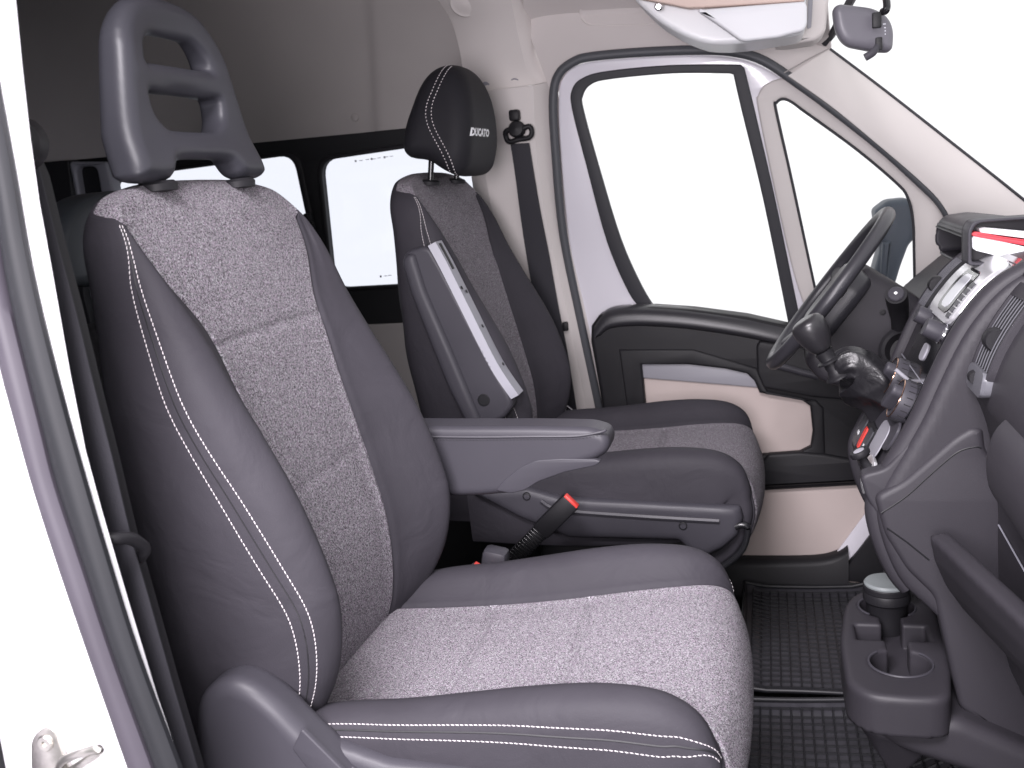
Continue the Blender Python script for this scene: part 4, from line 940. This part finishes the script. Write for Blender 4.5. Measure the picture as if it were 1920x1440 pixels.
lathe('joystick_cap', [(.0092, .0372), (.0088, .0388), (.0001, .0392)], jp, jn, M['lplast2'], sub(DB, jb), n=22)
spatch('bezel_marks', l9(.584), l9(.579), .425, .447, .0058, .0066, M['wplast'], SK, rc=.001, nl=3, e=.0003)
# driver-side centre vent and passenger-side centre vent
def vent(l0, l1, y0, y1, h, parent):
    fr = spatch('vent_frame', l0, l1, y0, y1, -.004, h, M['lplast3'], parent, rc=.010, nl=18); s_ = sub(DB, fr)
    ins_ = .006; spatch('vent_shade_sheet', l0+ins_, l1-ins_, y0+ins_, y1-ins_, h-.001, h+.0006, M['black'], s_, rc=.006, nl=14, e=.0004)  # flat black sheet, paints the shade inside the vent
    n = 7
    for k in range(n):
        yy = y0+ins_+(y1-y0-2*ins_)*(k+.5)/n; spatch('slat', l0+ins_+.002, l1-ins_-.002, yy-.0011, yy+.0011, h, h+.0055, M['black'], s_, rc=.002, nl=12, e=.0005); spatch('lit_slat_edge', l0+ins_+.003, l1-ins_-.003, yy-.0009, yy+.0009, h+.0056, h+.0066, M['lplast3'], s_, rc=.001, nl=12, e=.0004)  # dark slat sides and lit edges are painted as black and pale grey
    lm = l0+(l1-l0)*.55; q = sp(lm, (y0+y1)/2, h+.004); lathe('thumb_wheel', [(.0001, -.011), (.013, -.011), (.0145, -.008), (.0145, .008), (.013, .011), (.0001, .011)], q, (0, 1, 0), M['bplast'], s_, n=24)
    return s_
vent(lz(.912), lz(.826), .602, .676, .004, SK)
# side wall of the console towards the passenger: two overlapping skins and a deep lower panel
skin1 = plateY('side_skin', [(1612, 892), (1660, 880), (1704, 830), (1748, 790), (1786, 772), (1812, 784), (1832, 806), (1836, 860), (1700, 960), (1650, 975), (1625, 935)], .330, .03, M['dash'], DB, r=.006, seg=4, rc=.012)
skin2 = plateY('side_panel', [(1640, 932), (1692, 905), (1742, 862), (1788, 822), (1822, 802), (1845, 804), (1850, 850), (1960, 930), (1960, 1440), (1800, 1330), (1752, 1120), (1700, 1070), (1660, 1005)], .316, .04, M['dash'], DB, r=.010, seg=5, rc=.012)
seam = cr([onY(p, .3155) for p in ((1652, 962), (1700, 930), (1750, 885), (1795, 848), (1828, 838), (1840, 840))], 6); tube('panel_seam', seam, .0011, M['black'], sub(DB, skin2), n=5)
sm2 = [onY(p, .3155) for p in ((1663, 990), (1700, 1016), (1742, 1050))]; tube('panel_seam', sm2, .0012, M['black'], sub(DB, skin2), n=5)
# passenger dash: profile swept along the width
PD = cr([(.62, .94), (.46, .944), (.400, .938), (.362, .918), (.330, .880), (.302, .832), (.286, .786), (.284, .752), (.290, .735), (.298, .712), (.304, .685), (.308, .655), (.310, .634), (.312, .624), (.313, .610), (.316, .570), (.316, .535), (.318, .47), (.322, .42), (.33, .35), (.38, .28), (.62, .24)], 3)
pb = sdfmesh('passenger_panel', lambda x, y, z: rext(psd(x, z, PD), np.abs(y+.035)-.385, .010), (.22, -.44, .22), (.64, .365, .96), .0075, M['dash'], DB); PB = sub(DB, pb)
# passenger vent on the upper face (its own frame, slats run down the slope)
pdl = np.r_[0, np.cumsum(np.linalg.norm(np.diff(PD, axis=0), axis=1))]
def pv_(z, y, h): 
    i = 8; seg_ = PD[6:24]; x = float(np.interp(-z, -seg_[:, 1], seg_[:, 0])); e = .01; x2 = float(np.interp(-(z-e), -seg_[:, 1], seg_[:, 0])); n = np.array([-e, 0, x-x2]); n /= np.linalg.norm(n); return np.array([x, y, z])+n*h
def ppatch(name, z0, z1, y0, y1, h0, h1, m, parent, nl=12, e=.001, rc=.004):
    G = []
    for k in range(nl+1):
        z = z0+(z1-z0)*k/nl; d = min(abs(z-z0), abs(z1-z)); c = 0 if d >= rc else rc-math.sqrt(max(rc*rc-(rc-d)**2, 0)); a, b = y0+c, y1-c
        if b-a < 2*e: a, b = (a+b)/2-e, (a+b)/2+e
        G.append([pv_(z, a, h0), pv_(z, a, h1-e), pv_(z, a+e, h1), pv_(z, (a+b)/2, h1), pv_(z, b-e, h1), pv_(z, b, h1-e), pv_(z, b, h0)])
    return gridm(name, G, m, parent, closed_v=True, cap=True, angle=40)
vf = ppatch('vent_shade_sheet', .895, .797, .222, .318, -.004, .004, M['black'], PB, rc=.004, nl=20); vs_ = sub(DB, vf)  # black sheet in place of a duct, its shade put into the colour
for nm, z0, z1, y0, y1 in (('vent_frame', .904, .888, .218, .322), ('vent_frame', .904, .790, .314, .324), ('vent_frame', .904, .790, .214, .224)): ppatch(nm, z0, z1, y0, y1, -.006, .010, M['dash'], vs_, rc=.003, nl=14, e=.0025)
for k in range(6):
    y = .234+.0142*k; ppatch('slat', .889, .797, y-.0012, y+.0012, .002, .0078, M['black'], vs_, rc=.002, e=.0005); ppatch('lit_slat_edge', .888, .798, y-.0010, y+.0010, .0079, .0090, M['lplast3'], vs_, rc=.001, e=.0004)  # pale strip on each black slat paints light along its edge
ppatch('vent_lip', .797, .766, .216, .322, -.006, .0130, M['lplast3'], vs_, rc=.012, nl=10, e=.004)
lathe('thumb_wheel', [(.0001, -.012), (.014, -.012), (.0160, -.009), (.0160, .009), (.014, .012), (.0001, .012)], pv_(.836, .268, .006), (0, 1, 0), M['bplast'], vs_, n=26)
lathe('shut_off_wheel', [(.0001, -.008), (.009, -.008), (.0095, .008), (.0001, .008)], pv_(.783, .278, .010), (0, 1, 0), M['bplast'], vs_, n=20)
bar_ = rpoly([(.33, .775), (.292, .770), (.270, .748), (.260, .712), (.264, .670), (.284, .642), (.33, .632)], .02)
sdfmesh('grab_bar', lambda x, y, z: rext(psd(x, z, bar_), np.abs(y+.14)-.285, .022), (.24, -.44, .61), (.35, .165, .79), .0065, M['dash'], PB)
# lower shelf lip
lip = np.array([(.214, .556), (.240, .560), (.262, .520), (.286, .470), (.300, .455), (.300, .430), (.262, .440), (.236, .480), (.220, .520)])
sdfmesh('shelf_lip', lambda x, y, z: rext(psd(x-np.clip(.27-y, 0, .35)*.20, z, rpoly(lip, .006)), np.abs(y+.075)-.345, .006), (.20, -.43, .42), (.40, .285, .575), .006, M['dash'], PB)
tube('shelf_joint', [(.3135, .30, .560), (.3135, 0, .545), (.3135, -.3, .53)], .0012, M['lplast'], PB, n=5)
# upper edge of the dash and dash-top clip tray
top = np.array([(.34, .925), (.42, .94), (.66, .95), (.66, .90), (.36, .895)])
sdfmesh('dash_top', lambda x, y, z: rext(psd(x, z, rpoly(top, .012)), np.abs(y-.15)-.57, .012), (.32, -.44, .88), (.68, .74, .965), .011, M['dash'], DB)
# driver side of the dash: instrument hood, column shroud, knee panel
knee = np.array([(.46, .90), (.40, .86), (.345, .815), (.300, .775), (.265, .72), (.25, .65), (.25, .58), (.28, .48), (.33, .40), (.62, .40), (.62, .91)])
sdfmesh('driver_panel', lambda x, y, z: rext(psd(x, z, rpoly(knee, .02)), np.abs(y-1.03)-.34, .02), (.21, .67, .38), (.64, 1.39, .95), .012, M['dash'], DB)
hood = np.array([(.338, .905), (.345, .940), (.365, .962), (.41, .966), (.50, .95), (.50, .88), (.40, .865), (.36, .875)])
def hood_fn(x, y, z):
    a = rext(psd(x, z, rpoly(hood, .012)), np.abs(y-.95)-.19, .03); hol = rext(psd(x, z, np.array([(.30, .885), (.335, .925), (.368, .952), (.44, .945), (.44, .885)])), np.abs(y-.95)-.175, .008)
    return smax(a, -hol, .006)
sdfmesh('instrument_hood', hood_fn, (.32, .74, .85), (.51, 1.16, .98), .0055, M['gplast'], DB)
box('instrument_face', (.430, .785, .890), (.440, 1.115, .94), M['gloss'], DB, r=.003)
shroud = rpoly([onY(p, .885)[[0, 2]] for p in ((1505, 680), (1545, 610), (1600, 530), (1625, 500), (1645, 512), (1700, 545), (1745, 575), (1745, 680), (1690, 720), (1600, 735), (1540, 720))], .02)
csh = sdfmesh('column_shroud', lambda x, y, z: rext(psd(x, z, shroud), np.abs(y-.95)-.062, .022), (.02, .87, .62), (.34, 1.03, .90), .008, M['dash'], DB); CS_ = sub(DB, csh)
p = onY((1655, 585), .886); lathe('screw_recess', [(.006, 0), (.006, .0012), (.0045, .0014), (.004, -.001)], p, (0, -1, 0), M['black'], CS_, n=14)
# ignition barrel ring on the column side
rc_ = onY((1690, 655), .745); ig = lathe('ignition_ring', [(.046, -.05), (.046, -.006), (.043, .002), (.036, .004), (.031, .000), (.029, -.020), (.0001, -.022)], rc_, (-.45, -.80, .40), M['bplast'], CS_, n=36)
# wiper stalk pointing at the camera
st = cr([onY((1690, 655), .82), onY((1688, 610), .77), onY((1684, 575), .735), onY((1680, 552), .70)], 5); sk_ = tube('wiper_stalk', st, [.016]*len(st[:-8])+[.017, .018, .0185, .019, .0195, .0195, .0195, .019], M['bplast'], CS_, n=18)
d = (st[-1]-st[-2]); d /= np.linalg.norm(d); lathe('stalk_button', [(.0145, -.001), (.0145, .0025), (.0125, .0045), (.0001, .005)], st[-1], d, M['gplast'], sub(DB, sk_), n=22)
lathe('button_mark', [(.0036, .0050), (.0036, .0056), (.0001, .0057)], st[-1], d, M['wplast'], sub(DB, sk_), n=4)
# cup-holder tray at the foot of the console
def tray_fn(x, y, z):
    plan = psd(x, y, tp); zt_ = .302; under = .205-.9*np.maximum(x-.12, 0)*0
    b = rext(plan, np.abs(z-(.302+.16)/2)-(.302-.16)/2, .010)
    sk = rext(psd(x, y, tp)+.012+np.maximum(.235-z, 0)*.55, np.abs(z-.13)-.105, .02)
    b = np.minimum(b, np.inf); up = np.maximum(b, .236-z)            # upper band
    low = smax(sk, z-.240, .004)
    cup = np.minimum(np.sqrt((x-.188)**2+(y-.372)**2)-.047, np.sqrt((x-.190)**2+(y-.588)**2)-.047); cup = np.maximum(cup, .225-z)
    slot = np.maximum(np.maximum(np.abs(x-.190)-.017, np.abs(y-.48)-.12), .235-z)
    card_ = np.maximum(np.maximum(np.abs(x-.186)-.058, np.abs(y-.482)-.030), .255-z)
    rim = np.minimum(np.abs(np.sqrt((x-.188)**2+(y-.372)**2)-.050), np.abs(np.sqrt((x-.190)**2+(y-.588)**2)-.050))
    b = smin(up, low, .004)
    return smax(b, -np.minimum(np.minimum(cup, slot), card_), .004)
tp = rpoly([(.100, .300), (.128, .262), (.190, .256), (.245, .262), (.268, .40), (.275, .66), (.15, .665), (.118, .60), (.100, .45)], .04)
tr = sdfmesh('cup_tray', tray_fn, (.085, .24, .02), (.31, .68, .315), .0048, M['dash'], DB); TR = sub(DB, tr)
for x, y in ((.188, .372), (.190, .588)):
    tube('cup_rim', [(x+.0485*math.cos(a), y+.0485*math.sin(a), .3018) for a in np.linspace(.75, 2*math.pi-.75+.0, 30)+(-math.pi/2 if y > .5 else math.pi/2)], .0022, M['gplast'], TR, n=6)
foot = rpoly([tuple(onY(p, .275)[[0, 2]]) for p in ((1606, 1350), (1625, 1368), (1660, 1396), (1705, 1418), (1790, 1445), (1960, 1500), (1960, 1420), (1800, 1352))], .015)
sdfmesh('console_foot', lambda x, y, z: rext(psd(x, z, foot), np.abs(y-.46)-.185, .02), (.08, .26, .03), (.42, .66, .42), .008, M['dash'], DB)
# ------------------------------------------------------------------ loose and moving things
AT = thing('ashtray_cup', 'black round travel ashtray with grey lid standing in the far cup holder', 'ashtray', (.190, .588, .232))
lathe('cup_body', [(.026, .232), (.029, .240), (.033, .285), (.036, .312), (.038, .317)], (.190, .588, 0), (0, 0, 1), M['bplast'], AT, n=32)
lathe('collar', [(.036, .313), (.0405, .317), (.0410, .329), (.0390, .333), (.0405, .335), (.0405, .343), (.038, .346)], (.190, .588, 0), (0, 0, 1), M['bplast'], AT, n=32)
lathe('lid', [(.0385, .344), (.0390, .348), (.0360, .3515), (.0001, .3530)], (.190, .588, 0), (0, 0, 1), M['lplast4'], AT, n=32)
lathe('lid_latch', [(.007, .351), (.007, .356), (.004, .358), (.0001, .3582)], (.206, .606, 0), (0, 0, 1), M['lplast2'], AT, n=14)
# steering wheel
SWt = thing('steering_wheel', 'grey-black steering wheel seen nearly edge-on in front of the driver door', 'steering wheel', (.12, .95, .70))
wc_ = np.array([.119, .95, .835]); wd = np.array([.617, 0, .787]); wn = np.array([-.787, .050, .617]); wn /= np.linalg.norm(wn); wy_ = np.cross(wn, wd); wy_ /= np.linalg.norm(wy_)
rim = [wc_+(wd*math.cos(a)+wy_*math.sin(a))*.186 for a in np.linspace(0, 2*math.pi, 73)[:-1]]
tube('rim', rim, .0145, M['wheelp'], SWt, n=14, closed=True, upv=wn)
def hub_fn(u, v, w):
    return smin(rext(np.sqrt((np.maximum(np.abs(u+.01)-.035, 0))**2+np.maximum(np.abs(v)-.045, 0)**2)-.045, np.abs(w+.015)-.030, .018), np.sqrt(u**2+v**2+(w+.06)**2)-.05, .02)
sdfmesh('hub', hub_fn, (-.11, -.11, -.12), (.10, .11, .03), .006, M['wheelp'], SWt, frame=(wc_-wn*.012, wd, wy_, wn))
for a in (math.radians(80), math.radians(-80), math.radians(150), math.radians(210)):
    dd = wd*math.cos(a)+wy_*math.sin(a); tube('spoke', [wc_-wn*.018+dd*.055, wc_-wn*.012+dd*.12, wc_+dd*.182], [.024, .020, .018], M['wheelp'], SWt, n=10, ry=[.010, .009, .008], upv=wn)
# gear lever with boot
GL = thing('gear_lever', 'black gear knob on a leatherette boot sprouting from the centre stack', 'gear lever', onY((1680, 740), .57))
kb = onY((1545, 660), .57); kt = onY((1512, 605), .57); ka = (kt-kb)/np.linalg.norm(kt-kb); ks = np.cross(ka, (0, 1, 0)); ks /= np.linalg.norm(ks)
def knob_fn(u, v, w):
    t = np.clip(w/.066, 0, 1); r = .0155+.0165*np.sin(np.clip(t*1.9, 0, math.pi/2))-.004*t**4
    e = np.sqrt((u*1.02)**2+(v*.98)**2)-r; return smax(e, np.abs(w-.033)-.034+.10*np.maximum(u, 0)*t, .014)
sdfmesh('knob', knob_fn, (-.042, -.042, -.008), (.042, .042, .080), .0035, M['knobp'], GL, frame=(kb, ks, np.array([0, 1., 0]), ka))
lathe('collar', [(.016, .002), (.014, -.012), (.0145, -.014), (.021, -.016), (.021, -.019), (.0135, -.021), (.0125, -.034), (.015, -.042), (.022, -.048), (.0225, -.051), (.012, -.052)], kb, ka, M['bplast'], GL, n=28)
b0 = kb-ka*.048; b1 = onY((1595, 690), .575); b2 = onY((1640, 722), .59); b3 = onY((1676, 752), .60); b4 = onY((1706, 775), .61)
sp_ = cr([b0, b1, b2, b3, b4], 12); rr = np.interp(np.linspace(0, 1, len(sp_)), [0, .08, .22, .45, .75, 1], [.016, .022, .040, .052, .058, .062])
G = []; n_ = 80
for i, p in enumerate(sp_):
    t = sp_[min(i+1, len(sp_)-1)]-sp_[max(i-1, 0)]; t /= np.linalg.norm(t); s = np.cross(t, (0, 1, 0)); s /= np.linalg.norm(s); w = np.cross(s, t); u = i/(len(sp_)-1); row = []
    for k in range(n_):
        a = 2*math.pi*k/n_; fold = lambda q: 1-2*abs(math.sin(q))**.7
        amp = .10*math.exp(-((u-.12)/.10)**2)*math.cos(9*a)+.19*fold(1.5*a+3.2*u+.4)*math.exp(-((u-.5)/.28)**2)+.10*fold(2.5*a-5*u+1.1)*math.exp(-((u-.7)/.3)**2)+.07*fold(9*u+.8*math.sin(a))*math.exp(-((u-.6)/.3)**2)
        r = rr[i]*(1+amp); row.append(p+s*r*math.cos(a)+w*r*math.sin(a)*.85)
    G.append(row)
bo = gridm('boot', G, M['leather2'], GL, closed_v=True, cap=True)
m_ = bo.modifiers.new('sub', 'SUBSURF'); m_.levels = 1; m_.render_levels = 1
# document tray clipped on the dash top
DT = thing('dash_top_tray', 'dark dash-top document tray holding white papers with red edging', 'tray', onY((1870, 500), .50))
dt = [onY(p, .50) for p in ((1815, 498), (1815, 432), (1824, 416), (1840, 412), (1990, 402), (1990, 500))]; dt = [(p[0], p[2]) for p in dt]
di = [onY(p, .50) for p in ((1822, 492), (1822, 436), (1829, 422), (1842, 417), (1985, 407), (1985, 494))]; di = [(p[0], p[2]) for p in di]
plate('frame', rpoly(dt, .006), [rpoly(di, .005)], (0, .50, 0), (1, 0, 0), (0, 0, 1), .05, M['gplast'], DT, r=.0015)
plate('back', rpoly(dt, .006), None, (0, .545, 0), (1, 0, 0), (0, 0, 1), .01, M['dash'], DT, r=.0015)
def sheet(nm, pts, y, dp, m): return plate(nm, rpoly([tuple(onY(p, y)[[0, 2]]) for p in pts], .002), None, (0, y, 0), (1, 0, 0), (0, 0, 1), dp, m, DT, r=.0006)
sheet('folded_paper', [(1822, 446), (1828, 440), (1985, 478), (1985, 508), (1830, 470), (1823, 465)], .515, .03, M['paper'])
sheet('red_edge', [(1821, 437), (1828, 434), (1985, 464), (1985, 472), (1826, 443), (1821, 441)], .512, .03, M['redp'])
sheet('red_edge', [(1832, 438), (1985, 458), (1985, 461), (1832, 440)], .511, .025, M['redp'])
sheet('upper_paper', [(1835, 428), (1845, 426), (1985, 440), (1985, 455), (1838, 436)], .52, .025, M['paper'])
# rear-view mirror
RM = thing('rear_view_mirror', 'grey-backed rear view mirror hanging from the windscreen with a small dipping lever', 'mirror', onY((1625, 110), .45))
ym = .45; mo = [onY(p, ym) for p in ((1562, 40), (1560, 18), (1572, 8), (1640, 14), (1668, 30), (1678, 55), (1676, 88), (1668, 96), (1640, 96), (1590, 88), (1576, 78), (1566, 60))]
mo = rpoly([(p[0], p[2]) for p in mo], .012); mx_ = np.mean(mo, 0)
def rm_fn(x, y, z):
    d = psd(x, z, mo); return rext(d, np.abs(y-ym-.012-.25*(x-mx_[0]))-.020, .014)
sdfmesh('housing', rm_fn, (mo[:, 0].min()-.02, ym-.05, mo[:, 1].min()-.02), (mo[:, 0].max()+.02, ym+.07, mo[:, 1].max()+.02), .0035, M['mirg'], RM)
jt = onY((1655, 22), ym-.012); tube('stem', cr([jt, onY((1662, 18), ym-.02), onY((1662, 0), ym-.01), onY((1655, -30), ym+.02), onY((1640, -60), ym+.05)], 5), .0055, M['blackg'], RM, n=10)
tube('dip_lever', cr([onY((1645, 88), ym-.02), onY((1638, 98), ym-.028), onY((1622, 108), ym-.03)], 4), .0038, M['gplast'], RM, n=8, ry=.0055)
pvt = onY((1648, 80), ym-.024); box('lever_slot', (pvt[0]-.004, ym-.022, pvt[2]-.010), (pvt[0]+.005, ym-.012, pvt[2]+.008), M['black'], RM, r=.001)
bx = onY((1648, 38), ym-.02); box('stem_slot', (bx[0]-.009, ym-.020, bx[2]-.010), (bx[0]+.004, ym-.011, bx[2]+.012), M['black'], RM, r=.002)
V = []; F = []
for (px, py) in ((1634, 52), (1634, 58), (1634, 66), (1646, 52), (1650, 52), (1646, 56), (1650, 57), (1646, 61), (1650, 62), (1646, 66), (1650, 67), (1658, 45), (1658, 52), (1658, 58), (1658, 64)):
    p = onY((px, py), ym); y = ym-.0084+.25*(p[0]-mx_[0]); i = len(V); V += [(p[0]-.0022, y, p[2]-.0008), (p[0]+.0022, y+.001, p[2]-.0008), (p[0]+.0022, y+.001, p[2]+.0008), (p[0]-.0022, y, p[2]+.0008)]; F.append((i, i+1, i+2, i+3))
mk('moulded_marks', V, F, M['etch'], RM)
# overhead shelf and sun visor
OS = thing('overhead_shelf', 'white moulded overhead shelf curving down above the driver door', 'shelf', onY((1350, 60), .98))
os_ = [onY(p, .92) for p in ((1150, -60), (1190, 0), (1232, 38), (1280, 66), (1318, 80), (1350, 83), (1400, 79), (1512, 62), (1512, -60))]
osr = rpoly([(p[0], p[2]) for p in os_], .02)
sdfmesh('shelf_body', lambda x, y, z: rext(psd(x, z, osr), np.abs(y-1.02)-.085, .008), (-.33, .92, 1.32), (.13, 1.13, 1.56), .008, M['wplast'], OS)
VS = thing('sun_visor', 'flat pale sun visor folded up in front of the overhead shelf', 'sun visor', onY((1420, 75), .88))
vo = [onY(p, .885) for p in ((1305, 18), (1400, 10), (1508, 2), (1513, 10), (1513, 46), (1506, 58), (1480, 64), (1460, 70), (1400, 77), (1388, 76), (1345, 45))]
plate('visor_panel', rpoly([(p[0], p[2]) for p in vo], .008), None, (0, .885, 0), (1, 0, 0), (0, 0, 1), .022, M['visor'], VS, r=.006, seg=4)
vt = [onY(p, .88) for p in ((1180, -8), (1290, 14), (1420, 6), (1510, 0), (1510, -30), (1180, -40))]
plate('visor_top', rpoly([(p[0], p[2]) for p in vt], .006), None, (0, .890, 0), (1, 0, 0), (0, 0, 1), .02, M['peach'], VS, r=.004)
lk = onY((1235, 12), .90); lathe('hinge_pin', [(.008, 0), (.008, .006), (.005, .009), (.0001, .009)], lk, (0, -1, -.2), M['chrome'], VS, n=16)
HF = thing('headliner_end_cap', 'pale end cap with a slim card slot between the visor and the mirror', 'trim cap', onY((1540, 80), 1.1))
hf = [onY(p, 1.08) for p in ((1508, -60), (1560, -60), (1548, 60), (1530, 76), (1480, 84), (1450, 84), (1508, 60))]
plate('cap', rpoly([(p[0], p[2]) for p in hf], .01), None, (0, 1.08, 0), (1, 0, 0), (0, 0, 1), .10, M['beige'], HF, r=.008, seg=4)
cs_ = [onY(p, 1.078) for p in ((1516, -30), (1526, -30), (1521, 52), (1513, 54))]
plate('card_slot', rpoly([(p[0], p[2]) for p in cs_], .003), None, (0, 1.078, 0), (1, 0, 0), (0, 0, 1), .006, M['lplast2'], HF, r=.001)
# ------------------------------------------------------------------ rubber floor mats with raised grid
def mat_thing(name, label, outl, z, nx, ny, group):
    """outl: four corners (x,y); ribs along both directions"""
    t = thing(name, label, 'floor mat', (float(np.mean([p[0] for p in outl])), float(np.mean([p[1] for p in outl])), z), group)
    P4 = [np.array(p, float) for p in outl]
    def bl(u, v):
        p = (P4[0]*(1-u)+P4[1]*u)*(1-v)+(P4[3]*(1-u)+P4[2]*u)*v; 
        zz = z+max(p[0]-.20, 0)*.55+.012*math.exp(-((u-.02)/.03)**2)+.014*math.exp(-((v-1)/.03)**2)+.004*math.sin(5*u+3*v)
        return np.array([p[0], p[1], zz])
    g = [[bl(u, v) for v in np.linspace(0, 1, 30)] for u in np.linspace(0, 1, 30)]
    gridm('mat_base', g, M['matr'], t)
    V = []; F = []
    def rib(f, n, w, h):
        for k in range(n):
            c0, c1 = f(k/n), f((k+1)/n); d = c1-c0; d /= np.linalg.norm(d); s = np.cross(d, (0, 0, 1))*w; up = np.array([0, 0, h]); i = len(V)
            V.extend([c0-s, c0+s, c0+s*.6+up, c0-s*.6+up, c1-s, c1+s, c1+s*.6+up, c1-s*.6+up]); F.extend([(i, i+3, i+7, i+4), (i+3, i+2, i+6, i+7), (i+2, i+1, i+5, i+6)])
    for a in range(nx+1): rib(lambda s, a=a: bl(.04+.92*a/nx, .03+.94*s), 14, .0021, .0055)
    for b in range(ny+1): rib(lambda s, b=b: bl(.04+.92*s, .03+.94*b/ny), 14, .0018, .0045)
    r_ = mk('grid_ribs', V, F, M['matk'], t, smooth=False); r_['kind'] = 'stuff'
    ed = [bl(u, 0) for u in np.linspace(0, 1, 20)]+[bl(1, v) for v in np.linspace(0, 1, 20)][1:]+[bl(u, 1) for u in np.linspace(1, 0, 20)][1:]+[bl(0, v) for v in np.linspace(1, 0, 20)][1:-1]
    tube('raised_edge', np.array(ed)+np.array([0, 0, .003]), .0055, M['matk'], t, n=8, closed=True)
    return t
mat_thing('floor_mat', 'ribbed black rubber floor mat in the near footwell below the passenger seat', [(-.16, .15), (.36, .15), (.36, .735), (-.16, .695)], .030, 24, 21, 'rubber floor mats')
mat_thing('floor_mat', 'black rubber floor mat in the far footwell in front of the driver seat', [(-.08, .78), (.42, .78), (.42, 1.33), (-.08, 1.30)], .018, 22, 21, 'rubber floor mats')
